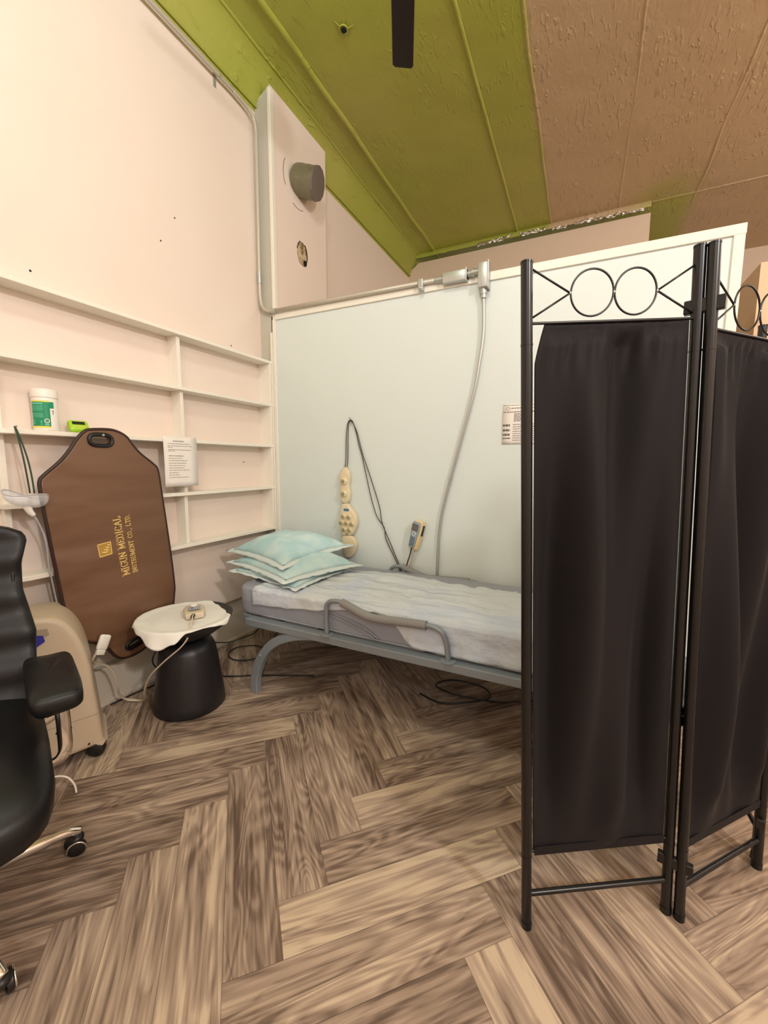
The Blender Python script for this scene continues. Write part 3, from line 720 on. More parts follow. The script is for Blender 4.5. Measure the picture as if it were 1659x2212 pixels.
def seatwarp(p):
    d = max(0, p.x - .12); p.z -= .9 * d * d + .0; p.z += .012 * noise.noise(p * 6); return p
b = MB(); superpad(b, (.05, 0, .475), .325, .285, .070, warp=seatwarp); b.build('seat', M['leather'], t, smooth=180)
b = MB(); superpad(b, (.03, 0, .505), .25, .20, .048, warp=seatwarp); b.build('seat_cushion', M['leather'], t, smooth=180)
def backw(z):
    return interp([(.45, .25), (.60, .275), (.72, .285), (.86, .262), (.95, .266), (1.02, .285), (1.14, .27)], z)
def backf(u, v):
    a = 2 * PI * u; z = .47 + .63 * v; w_ = backw(z)*1.02 * (math.sin(min(1, (1 - v) * 9 + .15) * PI / 2) ** .6)
    f = lambda q, e: math.copysign(abs(q) ** e, q)
    x = -.215 - .20 * v - .03 * math.sin(v * PI) + .05 * f(math.cos(a), .5) * (.7 + .3 * math.sin(v * PI)); y = w_ * f(math.sin(a), .5)
    x += .05 * (abs(y) / .28) ** 2
    x += .006 * math.sin(v * 34) * (math.cos(a) > 0)
    return (x, y, z)
b = MB(); V = b.grid(backf, 32, 40); b.bm.faces.new([V[i][-1] for i in range(32)]); b.bm.faces.new([V[i][0] for i in range(32)][::-1]); b.build('backrest', M['leather'], t, smooth=60)
b = MB()
for sy in (1,):
    b.tube(smoothpath([(-.205 - .20 * v + .02, backw(.47 + .68 * v) * .93, .47 + .68 * v) for v in [k / 12 for k in range(10)]], 3), .006, 6)
b.build('back_piping', M['leather'], t, smooth=180)
for s_ in (1, -1):
    def aw(p, s_=s_):
        p.z += .010 * noise.noise(p * 14); p.z -= .25 * max(0, p.x - .12) * .5; p.z -= .02 * max(0, (s_ * p.y - .30) * 4); return p
    b = MB(); superpad(b, (.03, s_ * .305, .655), .165, .062, .034, ex=.30, ez=.5, warp=aw, n=44); 
    superpad(b, (.01, s_ * .305, .628), .155, .058, .026, ex=.30, ez=.5, warp=aw, n=44)
    b.build('arm_pad', M['leather'], t, smooth=180)
    b = MB(); pts = smoothpath([(-.16, s_ * .24, .41), (-.17, s_ * .31, .43), (-.16, s_ * .32, .50), (-.14, s_ * .315, .625), (.06, s_ * .315, .628), (.085, s_ * .318, .60), (.085, s_ * .32, .50), (.09, s_ * .315, .43), (.08, s_ * .28, .405), (.07, s_ * .2, .40)], 6)
    b.tube([p + Vector((-.02, 0, 0)) for p in pts], .018, 10, flat=.45); b.build('arm_frame', M['chrome'], t, smooth=180)
b = MB(); b.box((-.16, -.12, .385), (.16, .12, .415), .01); b.build('seat_plate', M['dark'], t)
b = MB(); b.lathe([(0, .12), (.028, .12), (.028, .26), (.018, .26), (.018, .39), (0, .39)], (0, 0, 0), 20); b.build('gas_lift', M['dark'], t)
b = MB(); b.lathe([(0, .085), (.045, .085), (.05, .10), (.045, .135), (0, .14)], (0, 0, 0), 28); b.build('base_hub', M['chrome'], t, smooth=60)
for k in range(5):
    a = math.radians(97.7 + 72 * k); d = Vector((math.cos(a), math.sin(a), 0)); n_ = Vector((-d.y, d.x, 0))
    b = MB(); b.tube(smoothpath([d * .03 + Vector((0, 0, .112)), d * .12 + Vector((0, 0, .112)), d * .24 + Vector((0, 0, .096)), d * .31 + Vector((0, 0, .084)), d * .345 + Vector((0, 0, .066))], 5), [.022] * 6 + [.019] * 6 + [.016] * 9, 10, flat=.75)
    lg = b.build('base_leg', M['chrome'], t, smooth=180)
    for s_ in (-1, 1):
        c_ = d * .33 + n_ * (s_ * .017) + Vector((0, 0, .027))
        b = MB(); b.lathe([(0, -.009), (.020, -.009), (.0265, -.006), (.0265, .006), (.020, .009), (0, .009)], c_, 22, axis=n_ + d * .35)
        w_ = b.build('caster_wheel', M['dark'], t, smooth=50)
        b = MB()
        ax = (n_ + d * .35).normalized(); e1 = ax.cross(Vector((0, 0, 1))).normalized()
        c2 = c_ + ax * (s_ * .010)
        b.tube([c2 + e1 * (.026 * math.cos(q)) + Vector((0, 0, .026 * math.sin(q))) for q in [-.2 + (PI + .4) * i / 12 for i in range(13)]], .0026, 6)
        b.build('caster_rim', M['chrome'], t, smooth=180)
    b = MB(); b.sphere(d * .335 + Vector((0, 0, .050)), .022, (1, 1, .7), 14); b.build('caster_hood', M['dark'], t, smooth=180)

# ------------------------------------------------------------------ treatment bed
t = thing('treatment_bed', (-.65, 2.06, 0), 'grey metal treatment bed with side rails against the partition', 'bed')
YN, YFB = 1.650, 2.462
xa, xb = -1.71, .40
xm = -1.775
b = MB()
for y0, y1 in ((YN, YN + .062), (YFB - .062, YFB)): b.box((xa + .06, y0, .392), (xb, y1, .432), .004)
b.box((xa, YN + .05, .392), (xa + .05, YFB - .05, .432), .004); b.box((xb - .04, YN, .392), (xb, YFB, .432), .004)
for x in (-1.2, -.6, .0): b.box((x - .02, YN + .05, .396), (x + .02, YFB - .05, .420))
b.build('frame', M['bedmetal'], t, smooth=0)
for yy in (YN + .004, YFB - .044):
    for sx in (1, -1):
        mid = (xa + xb) / 2
        def fx(x): return x if sx == 1 else 2 * mid - x
        outer = [(-1.628, 0), (-1.628, .08), (-1.606, .165), (-1.560, .25), (-1.48, .335), (-1.385, .385), (-1.27, .408), (-1.12, .408)]
        inner = [(-1.12, .393), (-1.20, .388), (-1.30, .368), (-1.395, .332), (-1.470, .282), (-1.525, .215), (-1.562, .14), (-1.582, .07), (-1.586, 0)]
        so = [(p.x, p.z) for p in smoothpath([(x, 0, z) for x, z in outer], 4)]; si = [(p.x, p.z) for p in smoothpath([(x, 0, z) for x, z in inner], 4)]
        b = MB(); b.prism([(fx(x), yy, z) for x, z in so + si], (0, .04, 0), bev=.003, seg=1); lg = b.build('leg', M['bedmetal'], t, smooth=40)
        b = MB(); b.lathe([(0, 0), (.008, 0), (.008, .004), (0, .006)], (fx(-1.552), yy, .232), 12, axis=(0, -1, 0)); b.build('bolt', M['galv'], lg)
# mattress
b = MB()
def mwarp(p):
    return p
mo = []
rad = .10
for cx_, cy_, a0_ in ((xb - .05, YFB - .065, 0), (xm + rad, YFB - .035 - rad, 90), (xm + rad, YN + .050 + rad, 180), (xb - .05, YN + .085, 270)):
    r_ = rad if cx_ < -1 else .03
    for k in range(8): a = math.radians(a0_ + 90 * k / 7); mo.append((cx_ + r_ * math.cos(a), cy_ + r_ * math.sin(a), .4325))
b.prism(mo, (0, 0, .160), bev=.022, seg=4); b.build('mattress', M['vinyl'], t, smooth=50)
b = MB()
for pts in ([(-1.45, YN + .050, .54), (-1.15, YN + .048, .53), (-.95, YN + .046, .485), (-.86, YN + .045, .452)], [(-1.35, YN + .050, .555), (-1.1, YN + .048, .535), (-.93, YN + .046, .50), (-.84, YN + .045, .455)], [(-1.60, YN + .052, .447), (-1.0, YN + .050, .445), (-.4, YN + .05, .445), (.3, YN + .05, .445)]):
    b.tube(smoothpath(pts, 5), .004, 6)
b.build('mattress_piping', M['vinyl'], t, smooth=180)
# handrails
for y_ in (YN + .022, YFB - .018):
    hr = [(-1.118, .434), (-1.122, .52), (-1.120, .575), (-1.108, .600), (-1.088, .612), (-1.060, .616), (-1.03, .614), (-.968, .594), (-.910, .574), (-.862, .565), (-.80, .566), (-.72, .571), (-.587, .577), (-.560, .576), (-.538, .571), (-.512, .555), (-.494, .520), (-.486, .480), (-.482, .434)]
    sp = smoothpath([(x, y_, z) for x, z in hr], 5)
    b = MB(); b.tube(sp, .0125, 14)
    rl = b.build('side_rail', M['bedmetal'], t, smooth=180)
    gp = [p for p in sp if -1.035 < p.x < -.585 and p.z > .55]
    b = MB(); b.tube(gp, .0205, 16); b.build('grip', M['grip'], rl, smooth=60)
    for x in (-1.118, -.482):
        b = MB(); b.lathe([(0, 0), (.036, 0), (.036, .003), (.032, .005), (0, .005)], (x, y_, .4325), 20); b.build('rail_foot', M['bedmetal'], rl)
# head bolster at the head end
b = MB(); b.tube(smoothpath([(xm + .045, YN + .16, .589), (xm + .03, YN + .30, .590), (xm + .03, YFB - .3, .590), (xm + .045, YFB - .15, .589)], 4), .012, 8); b.build('head_piping', M['vinyl'], t, smooth=180)

# disposable sheet over the mattress
hz = [(-1.63, .498), (-1.45, .512), (-1.2, .535), (-1.08, .560), (-.95, .582), (-.80, .575), (-.74, .53), (-.70, .472), (-.66, .450), (-.50, .446), (.4, .446)]
def shf(u, v):
    x = -1.632 + (.385 + 1.632) * u
    x += .012 * noise.noise(Vector((v * 7, u * 3, 4))) * (1 if u < .02 else .3)
    h = interp(hz, x); zt = .5955; ys = YN + .049; hang = zt - h
    s_ = v * (hang + .752)
    nz_ = .5 * noise.noise(Vector((x * 5.5, s_ * 9, 1.5))) + .35 * noise.noise(Vector((x * 14, s_ * 20, 8)))
    if s_ < hang:
        k = 1 - s_ / max(hang, .01)
        return (x, ys - .004 - .016 * (k * abs(noise.noise(Vector((x * 7, 1, 0)))) + k * .3 * (x > -.68)), h + s_ - .006 * noise.noise(Vector((x * 9, 0, 3))))
    q = s_ - hang
    rc = .02
    if q < rc: a = q / rc * PI / 2; return (x, ys + rc * (1 - math.cos(a)) * .8, zt - rc * .6 + rc * math.sin(a) * .8)
    z = zt + .007 + .024 * max(-.25, nz_) * min(1, (q - rc) * 12)
    z += .012 * math.exp(-((x + 1.1) / .3) ** 2) * math.exp(-((q - .5) / .15) ** 2)
    z -= .042 * max(0, (q - .48) / .255) ** 2
    for xr in (-.42, -.33): z += .005 * math.exp(-((x - xr - .07 * q) / .010) ** 2)
    return (x, ys + q - .004, z)
b = MB(); b.grid(shf, 150, 90)
# a folded seam band across the sheet
o = b.build('bed_sheet', M['sheet'], smooth=180, thick=.0015)
tag(o, 'thin pale disposable sheet spread over the grey treatment bed', 'sheet')

# ------------------------------------------------------------------ three pads / pillows
def pillow(name, L, F, Rr, B, rise, th, label, seed):
    L, F, Rr, B = map(Vector, (L, F, Rr, B))
    c = (L + F + Rr + B) / 4
    t = thing(name, (c.x, c.y, min(L.z, F.z, Rr.z, B.z) - .01), label, 'pillow', 'pale blue pads stacked at the head of the bed')
    def base(u, v):
        p = (L * (1 - u) + F * u) * (1 - v) + (B * (1 - u) + Rr * u) * v
        U, V = 2 * u - 1, 2 * v - 1
        pin = 1 - .07 * (1 - U * U) * abs(V) ** 3 - .07 * (1 - V * V) * abs(U) ** 3
        q = c + (p - c) * pin; q.z = p.z
        q.z += rise * ((1 - abs(U) ** 2.4) * (1 - abs(V) ** 2.4)) ** .8
        return q
    e = .052
    def surf(sgn):
        def f(a, d):
            u, v = e + (1 - 2 * e) * a, e + (1 - 2 * e) * d
            U, V = 2 * a - 1, 2 * d - 1
            q = base(u, v); k = max(0, (1 - abs(U) ** 2.6) * (1 - abs(V) ** 2.6)) ** .55
            q.z += sgn * th * k + .010 * sgn * k * noise.noise(Vector((a * 4, d * 4, seed))) + .004 * k * noise.noise(Vector((a * 12, d * 12, seed)))
            q.z += .006 * noise.noise(Vector((u * 9, v * 9, seed + 3.)))
            return q
        return f
    b = MB(); b.grid(surf(1), 40, 40); b.grid(surf(-1), 40, 40)
    bmesh.ops.remove_doubles(b.bm, verts=list(b.bm.verts), dist=.0004)
    b.build('pad', M['pillow'], t, smooth=180)
    b = MB()
    def rim(k):   # path around
        pts = []
        for side in range(4):
            for i in range(24):
                s_ = i / 24; a = [(s_, 0), (1, s_), (1 - s_, 1), (0, 1 - s_)][side]
                u, v = .5 + (a[0] - .5) * (1 - 2 * e * (1 - k)), .5 + (a[1] - .5) * (1 - 2 * e * (1 - k))
                q = base(u, v); q.z += .006 * noise.noise(Vector((u * 9, v * 9, seed + 3.))) + k * .012 * noise.noise(Vector((u * 16, v * 16, seed + 7.)))
                pts.append(q)
        return pts
    R0, R1 = [[b.bm.verts.new(p) for p in rim(k)] for k in (0, 1)]
    for i in range(96): b.bm.faces.new((R0[i], R0[(i + 1) % 96], R1[(i + 1) % 96], R1[i]))
    b.build('border', M['pilrim'], t, smooth=180, thick=.002)
pillow('pillow', (-1.965, 1.835, .622), (-1.335, 1.705, .617), (-1.295, 2.18, .621), (-1.93, 2.36, .63), .026, .036, 'bottom pale blue pad of the stack, lying on the bed sheet', 1.)
pillow('pillow', (-2.065, 1.905, .655), (-1.405, 1.695, .648), (-1.215, 2.25, .650), (-1.83, 2.43, .67), .054, .044, 'middle pale blue pad in the stack on the bed', 5.)
pillow('pillow', (-2.105, 1.955, .715), (-1.475, 1.768, .702), (-1.375, 2.42, .735), (-1.95, 2.44, .735), .066, .050, 'topmost pale blue pad of the stack on the bed', 9.)

# ------------------------------------------------------------------ massage projector hanging on the partition
t = thing('massage_projector', (-1.45, 2.47, .65), 'cream jade massage projector with knobs hanging on the white partition', 'massage tool')
YW = YE - .004
def body(pts, d, name, mt=M['cream'], bev=.012, y=YW):
    b = MB(); sp_ = smoothpath([(x, y, z) for x, z in pts], 4, True); b.prism(sp_, (0, -d, 0), bev=bev, seg=3); return b.build(name, mt, t, smooth=50)
s1 = body([(-1.505, 1.250), (-1.462, 1.250), (-1.447, 1.20), (-1.455, 1.135), (-1.445, 1.08), (-1.462, 1.025), (-1.508, 1.020), (-1.527, 1.07), (-1.520, 1.135), (-1.528, 1.20)], .040, 'two_ball_section')
s2 = body([(-1.505, 1.010), (-1.455, 1.010), (-1.440, .985), (-1.400, .94), (-1.388, .88), (-1.410, .82), (-1.44, .79), (-1.500, .785), (-1.525, .83), (-1.532, .89), (-1.520, .96)], .042, 'nine_ball_section')
s3 = body([(-1.50, .785), (-1.43, .785), (-1.395, .74), (-1.40, .69), (-1.43, .64), (-1.48, .63), (-1.51, .68), (-1.515, .74)], .040, 'end_section')
b = MB(); b.box((-1.50, YW - .03, 1.245), (-1.47, YW - .008, 1.268), .003); b.build('cord_clamp', M['cream'], t)
b = MB(); b.box((-1.496, YW - .028, 1.000), (-1.470, YW - .012, 1.030), .002); b.build('hinge', M['cream'], t)
def ball(x, z, par, r=.012, big=.026, y=YW - .040):
    b = MB(); b.lathe([(big, -.004), (big * .95, .004), (big * .7, .013), (r * 1.1, .018)], (x, y, z), 20, axis=(0, -1, 0)); b.build('mount', M['cream'], par, smooth=180)
    b = MB(); b.sphere((x, y - .019, z), r, n=14); b.build('jade_ball', M['creamdk'], par, smooth=180)
ball(-1.487, 1.172, s1, .012, .029); ball(-1.487, 1.085, s1, .012, .029)
for x, z in ((-1.492, .925), (-1.445, .922), (-1.508, .880), (-1.466, .878), (-1.422, .875), (-1.488, .832), (-1.442, .830)): ball(x, z, s2, .011, .021, YW - .040)
b = MB(); b.box((-1.490, YW - .0435, .962), (-1.448, YW - .041, .980), .001, 1); b.build('blue_label', M['blue'], s2, smooth=0)
b = MB(); b.box((-1.480, YW - .0445, .790), (-1.455, YW - .040, .806), .002, 1); b.build('latch', M['creamdk'], s2)
yc = YE - .012
b = MB()
b.tube(smoothpath([(-1.492, YW - .02, 1.262), (-1.490, yc, 1.32), (-1.487, yc, 1.45), (-1.478, yc, 1.55), (-1.464, yc, 1.585), (-1.450, yc, 1.590), (-1.432, yc, 1.575), (-1.405, yc, 1.50), (-1.385, yc, 1.42), (-1.361, yc, 1.346), (-1.326, yc, 1.204), (-1.290, yc, 1.063), (-1.247, yc, .938), (-1.190, yc, .862), (-1.176, yc, .784), (-1.119, yc, .677), (-1.075, yc - .01, .605), (-1.06, yc - .012, .56)], 5), .0032, 6)
b.build('cord', M['cordg'], t, smooth=180)
b = MB()
b.tube(smoothpath([(-1.476, YW - .02, 1.262), (-1.474, yc, 1.32), (-1.472, yc, 1.45), (-1.465, yc - .006, 1.55), (-1.455, yc - .006, 1.583), (-1.445, yc - .006, 1.582), (-1.426, yc - .004, 1.565), (-1.398, yc, 1.50), (-1.376, yc, 1.424), (-1.350, yc, 1.34), (-1.333, yc, 1.299), (-1.283, yc, 1.168), (-1.226, yc, 1.003), (-1.210, yc, .91), (-1.183, yc - .006, .847), (-1.141, yc, .755), (-1.105, yc, .677), (-1.064, yc - .01, .605), (-1.05, yc - .012, .56)], 5), .0032, 6)
b.build('cord', M['cordg'], t, smooth=180)
b = MB(); b.tube([(-1.452, YE, 1.596), (-1.452, YE - .022, 1.604)], .0026, 8); b.sphere((-1.452, YE - .023, 1.606), .006, (1, .5, 1), 10)
tag(b.build('wall_nail', M['galv'], smooth=60), 'steel nail in the partition holding the massage projector\'s cord', 'nail')

# remote handset in its wall cradle
t = thing('remote_handset', (-.945, 2.46, .72), 'grey keypad handset in a yellow cream cradle on the partition', 'remote control')
Mr = Matrix.Translation((-.935, YE, .835)) @ Matrix.Rotation(math.radians(13), 4, 'Y') @ Matrix.Rotation(math.radians(-14), 4, 'Z')
b = MB(); b.prism([Mr @ Vector(p) for p in [(-.030, -.008, -.095), (.030, -.008, -.095), (.036, -.008, .0), (.038, -.008, .06), (.030, -.008, .092), (-.028, -.008, .092), (-.036, -.008, .06), (-.034, -.008, 0)]], Mr.to_3x3() @ Vector((0, -.050, 0)), bev=.008, seg=3); b.build('cradle', M['yellowc'], t, smooth=50)
b = MB(); b.box((.0355, -.044, .0), (.039, -.020, .07), .001, 1, Mr); b.build('cradle_slot', M['dark'], t)
b = MB(); b.prism([Mr @ Vector(p) for p in [(-.022, -.056, -.085), (.020, -.056, -.085), (.024, -.056, -.01), (.031, -.056, .03), (.031, -.056, .075), (.022, -.056, .090), (-.020, -.056, .090), (-.031, -.056, .075), (-.031, -.056, .03), (-.026, -.056, -.01)]], Mr.to_3x3() @ Vector((0, -.016, 0)), bev=.005, seg=2); hs = b.build('handset', M['bluegrey'], t, smooth=50)
b = MB(); b.box((-.024, -.0745, .028), (.024, -.0715, .074), .001, 1, Mr); b.build('screen', M['lcd'], hs)
b = MB(); b.lathe([(.010, 0), (.013, 0), (.013, .003), (.010, .003)], Mr @ Vector((0, -.072, .010)), 20, axis=Mr.to_3x3() @ Vector((0, -1, 0))); b.build('ring_button', M['tub'], hs)
for r_ in range(5):
    for c_ in range(3):
        b = MB(); b.box((-.017 + c_ * .0125, -.0745, -.022 - r_ * .0125), (-.008 + c_ * .0125, -.0715, -.015 - r_ * .0125), .001, 1, Mr); b.build('key', M['keys'], hs)
b = MB(); q0 = Mr @ Vector((0, -.06, -.088)); b.tube(smoothpath([q0, (-.985, 2.455, .70), (-1.003, 2.462, .65), (-1.018, 2.468, .60), (-1.02, 2.47, .56)], 5), .004, 8); b.build('cord', M['cordg'], t, smooth=180)
b = MB(); q0 = Mr @ Vector((.008, -.05, -.090)); b.tube(smoothpath([q0, (-.972, 2.462, .70), (-.985, 2.468, .65), (-1.00, 2.472, .60), (-1.005, 2.472, .56)], 5), .005, 8); b.build('cord_sheath', M['cordw'], t, smooth=180)

# ------------------------------------------------------------------ conduits
zc_ = 2.392; yc2 = YE - .026
t = thing('ceiling_conduit', (XL + .035, 1.0, 3.70), 'grey painted conduit running under the ceiling and down the corner', 'conduit')
b = MB()
b.tube(smoothpath([(XL + .035, YR + .05, 3.735), (XL + .035, 1.7, 3.72), (XL + .035, 2.28, 3.715), (XL + .04, 2.42, 3.69), (XL + .045, 2.455, 3.63), (XL + .042, 2.462, 3.50), (XL + .035, 2.466, 3.0), (XL + .03, 2.468, 2.60), (XL + .032, 2.47, 2.50), (XL + .045, 2.472, 2.44), (XL + .085, 2.472, 2.405), (XL + .14, 2.472, 2.392)], 8), .0125, 12)
b.build('tube', M['greyc'], t, smooth=180)
b = MB(); b.tube([(-2.10, 2.472, 2.392), (-.80, 2.472, 2.386)], .0135, 12); b.build('tube', M['greyc'], t, smooth=180)
b = MB(); b.tube([(XL + .031, 2.467, 2.68), (XL + .031, 2.468, 2.60)], .015, 12); b.build('coupling', M['galv'], t, smooth=60)
b = MB(); b.tube([(-2.10, 2.472, 2.392), (-2.06, 2.472, 2.392)], .0165, 12); b.build('coupling', M['galv'], t, smooth=60)
b = MB(); b.tube([(-.85, 2.472, 2.386), (-.80, 2.472, 2.386)], .017, 12); b.build('coupling', M['galv'], t, smooth=60)
b = MB(); b.tube([(XL + .02, 2.14, 3.71), (XL + .06, 2.14, 3.71)], .004, 8); b.box((XL, 2.13, 3.66), (XL + .006, 2.15, 3.735)); b.build('strap', M['galv'], t)
b = MB(); b.box((-.955, 2.452, 2.340), (-.925, 2.498, 2.405), .003); b.sphere((-.94, 2.452, 2.35), .008, n=8); b.build('strap', M['galv'], t)
# pull box and tee box
b = MB(); b.box((-.80, 2.445, 2.350), (-.655, 2.497, 2.410), .006); bx = b.build('pull_box', M['galv'], t)
b = MB(); b.box((-.665, 2.440, 2.345), (-.655, 2.499, 2.415), .003); b.build('cover_lip', M['galv'], bx)
b = MB(); b.tube([(-.655, 2.472, 2.385), (-.585, 2.472, 2.390)], .018, 12); b.tube([(-.63, 2.472, 2.387), (-.615, 2.472, 2.388)], .023, 12); b.build('nipple', M['galv'], t, smooth=60)
b = MB(); b.box((-.590, 2.440, 2.290), (-.535, 2.498, 2.425), .006); bx = b.build('tee_box', M['galv'], t)
b = MB(); b.box((-.538, 2.436, 2.285), (-.528, 2.499, 2.430), .003); b.build('cover_lip', M['galv'], bx)
t = thing('wall_conduit', (-.80, 2.47, .4), 'slim grey conduit curving down the partition behind the bed', 'conduit')
b = MB(); b.tube(smoothpath([(-.560, 2.474, 2.245), (-.556, 2.478, 2.05), (-.578, 2.480, 1.86), (-.605, 2.480, 1.70), (-.68, 2.480, 1.40), (-.755, 2.480, 1.10), (-.785, 2.480, .95), (-.800, 2.480, .78), (-.804, 2.480, .57), (-.804, 2.480, .38)], 8), .0095, 10); b.build('tube', M['galv'], t, smooth=180)
b = MB(); b.tube([(-.562, 2.472, 2.292), (-.560, 2.474, 2.262)], .019, 12); b.tube([(-.560, 2.473, 2.268), (-.560, 2.474, 2.240)], .015, 12); b.build('connector', M['galv'], t, smooth=60)
b = MB(); b.tube([(-.727, 2.480, 1.215), (-.732, 2.480, 1.195)], .012, 10); b.build('coupling', M['galv'], t, smooth=60)

# ------------------------------------------------------------------ capped duct stub and torn hole in the pilaster
t = thing('duct_stub', (XP, 2.83, 3.45), 'short taped round duct stub sticking out of the peach wall', 'duct')
c0, c1 = Vector((XP - .005, 2.80, 3.455)), Vector((-1.925, 2.838, 3.405))
ax = (c1 - c0).normalized()
b = MB(); n_ = 26; b.lathe([(.102, 0), (.108, .01), (.110, .06), (.106, .09), (.110, .10), (.108, .15), (.112, .165), (.104, .18)], c0, n_, axis=ax)
for v in b.bm.verts: v.co += Vector((0, .006 * noise.noise(v.co * 18), .006 * noise.noise(v.co * 15)))
b.build('duct_wall', M['duct'], t, smooth=40)
b = MB(); b.lathe([(.113, .168), (.112, .186), (.06, .190), (0, .188)], c0, 12, axis=ax); b.build('end_cap', M['ductend'], t, smooth=20)
b = MB(); b.tube([c0 + ax * .184 + Vector((0, -.108, .03)), c0 + ax * .186 + Vector((0, -.085, .075))], .004, 6); b.build('tape_edge', M['foil'], t)
b = MB(); cc = Vector((XP + .0015, 2.80, 3.435))
b.tube([cc + Vector((0, .165 * math.cos(a), .18 * math.sin(a))) for a in [math.radians(150 + 60 * k / 10) for k in range(11)]], .0016, 5)
b.tube([cc + Vector((0, .165 * math.cos(a), .18 * math.sin(a))) for a in [math.radians(250 + 45 * k / 10) for k in range(11)]], .0016, 5)
b.build('cut_line', M['hole'], t)
t = thing('wall_patch', (XP, 2.845, 2.94), 'torn ragged hole in the peach wall below the duct stub', 'hole')
b = MB()
def hol(u, v):
    a = 2 * PI * u; r = v * (1 + .14 * noise.noise(Vector((math.cos(a) * 2, math.sin(a) * 2, 3))))
    return (XP + .003 + .010 * (1 - v) * (.5 + noise.noise(Vector((r * 5 * math.cos(a), r * 5 * math.sin(a), 0)))), 2.845 + .062 * r * math.cos(a), 2.945 + .085 * r * math.sin(a))
b.grid(hol, 36, 8); b.build('torn_plaster', M['plaster'], t, smooth=30)
b = MB(); b.lathe([(.0, 0), (.022, 0), (.02, .004), (0, .004)], (XP + .006, 2.878, 2.885), 10, axis=(1, 0, 0)); b.tube([(XP + .005, 2.845 + .064 * math.cos(a), 2.945 + .088 * math.sin(a)) for a in [math.radians(-70 + 130 * k / 12) for k in range(13)]], .004, 5); b.tube([(XP + .005, 2.845 + .064 * math.cos(a), 2.945 + .088 * math.sin(a)) for a in [math.radians(110 + 60 * k / 12) for k in range(13)]], .003, 5); b.build('dark_gap', M['hole'], t)

# small bolt hole in the ceiling with puckered facing
b = MB(); b.lathe([(0, .0), (.016, .0), (.016, .006), (0, .006)], (-1.508, 2.52, 4.003), 18)
struct(b.build('ceiling_hole', M['hole']), 'small dark round hole in the green ceiling')
b = MB(); b.tube([(-1.508 + .024 * math.cos(a), 2.52 + .028 * math.sin(a), 4.013) for a in [2 * PI * k / 16 for k in range(16)]], .005, 6, closed=True)
for a, l_ in ((.2, .09), (1.5, .07), (2.6, .08), (4.2, .09), (5.3, .07)):
    b.tube([(-1.508 + .03 * math.cos(a), 2.52 + .03 * math.sin(a), 4.014), (-1.508 + l_ * math.cos(a), 2.52 + l_ * math.sin(a), 4.026)], [.0035, .001], 6)
struct(b.build('ceiling_pucker', M['ceil'], smooth=60), 'puckered facing round the ceiling hole')

# ------------------------------------------------------------------ ceiling fan (one blade reaches into view)
hx, hy = -.77, 1.75
t = thing('ceiling_fan', (hx, hy, 3.5), 'dark ceiling fan with one blade reaching in at the top', 'ceiling fan')
b = MB(); b.tube([(hx, hy, 4.02), (hx, hy, 3.62)], .014, 12); b.lathe([(0, 0), (.06, 0), (.05, -.05), (.015, -.06)], (hx, hy, 4.02), 24); b.build('downrod', M['dark'], t)
b = MB(); b.lathe([(0, 3.44), (.07, 3.44), (.10, 3.47), (.10, 3.58), (.07, 3.62), (0, 3.62)], (hx, hy, 0), 32); b.build('motor', M['dark'], t, smooth=50)
for k in range(3):
    a = math.radians(113 + 120 * k); d = Vector((math.cos(a), math.sin(a), 0)); n_ = Vector((-d.y, d.x, 0))
    b = MB(); o_ = Vector((hx, hy, 3.50))
    tw = Vector((0, 0, -.12))
    ps = [d * .09 + n_ * .03, d * .2 + n_ * .056, d * .655 + n_ * .058, d * .668 + n_ * .045, d * .668 - n_ * .045, d * .655 - n_ * .058, d * .2 - n_ * .056, d * .09 - n_ * .03]
    b.prism([o_ + p + Vector((0, 0, p.dot(n_) * .12)) for p in ps], (0, 0, .010), bev=.003, seg=1); b.build('blade', M['dark'], t, smooth=30)

# ------------------------------------------------------------------ folding screen
t = thing('folding_screen', (.25, 1.3, 0), 'black three panel folding screen with ring tops and fabric curtains', 'folding screen')
feet = {1: (-.067, 1.089), 2: (.296, 1.308), 3: (.327, 1.302), 4: (.588, 1.597), 5: (.596, 1.632), 6: (.575, 1.990)}
tops = {1: (-.140, 1.045, 1.757), 2: (.226, 1.266, 1.815), 3: (.252, 1.258, 1.812), 4: (.516, 1.548, 1.80), 5: (.548, 1.600, 1.80), 6: (.555, 1.960, 1.79)}
def pp_(i, z):
    f = Vector((*feet[i], 0)); tp = Vector(tops[i]); return f + (tp - f) * (z / tp.z)
for i in range(1, 7):
    f = Vector((*feet[i], .002)); tp = Vector(tops[i])
    b = MB(); b.tube([f, tp], .0135, 16); p_ = b.build('post', M['black'], t, smooth=60)
    b = MB(); b.tube([pp_(i, 1.575), pp_(i, 1.579)], .0142, 16); b.tube([pp_(i, .225), pp_(i, .229)], .0142, 16); b.tube([pp_(i, .0), pp_(i, .02)], .0146, 16); b.tube([tp, tp + Vector((0, 0, .004))], .0142, 16); b.build('collar', M['black'], p_, smooth=60)
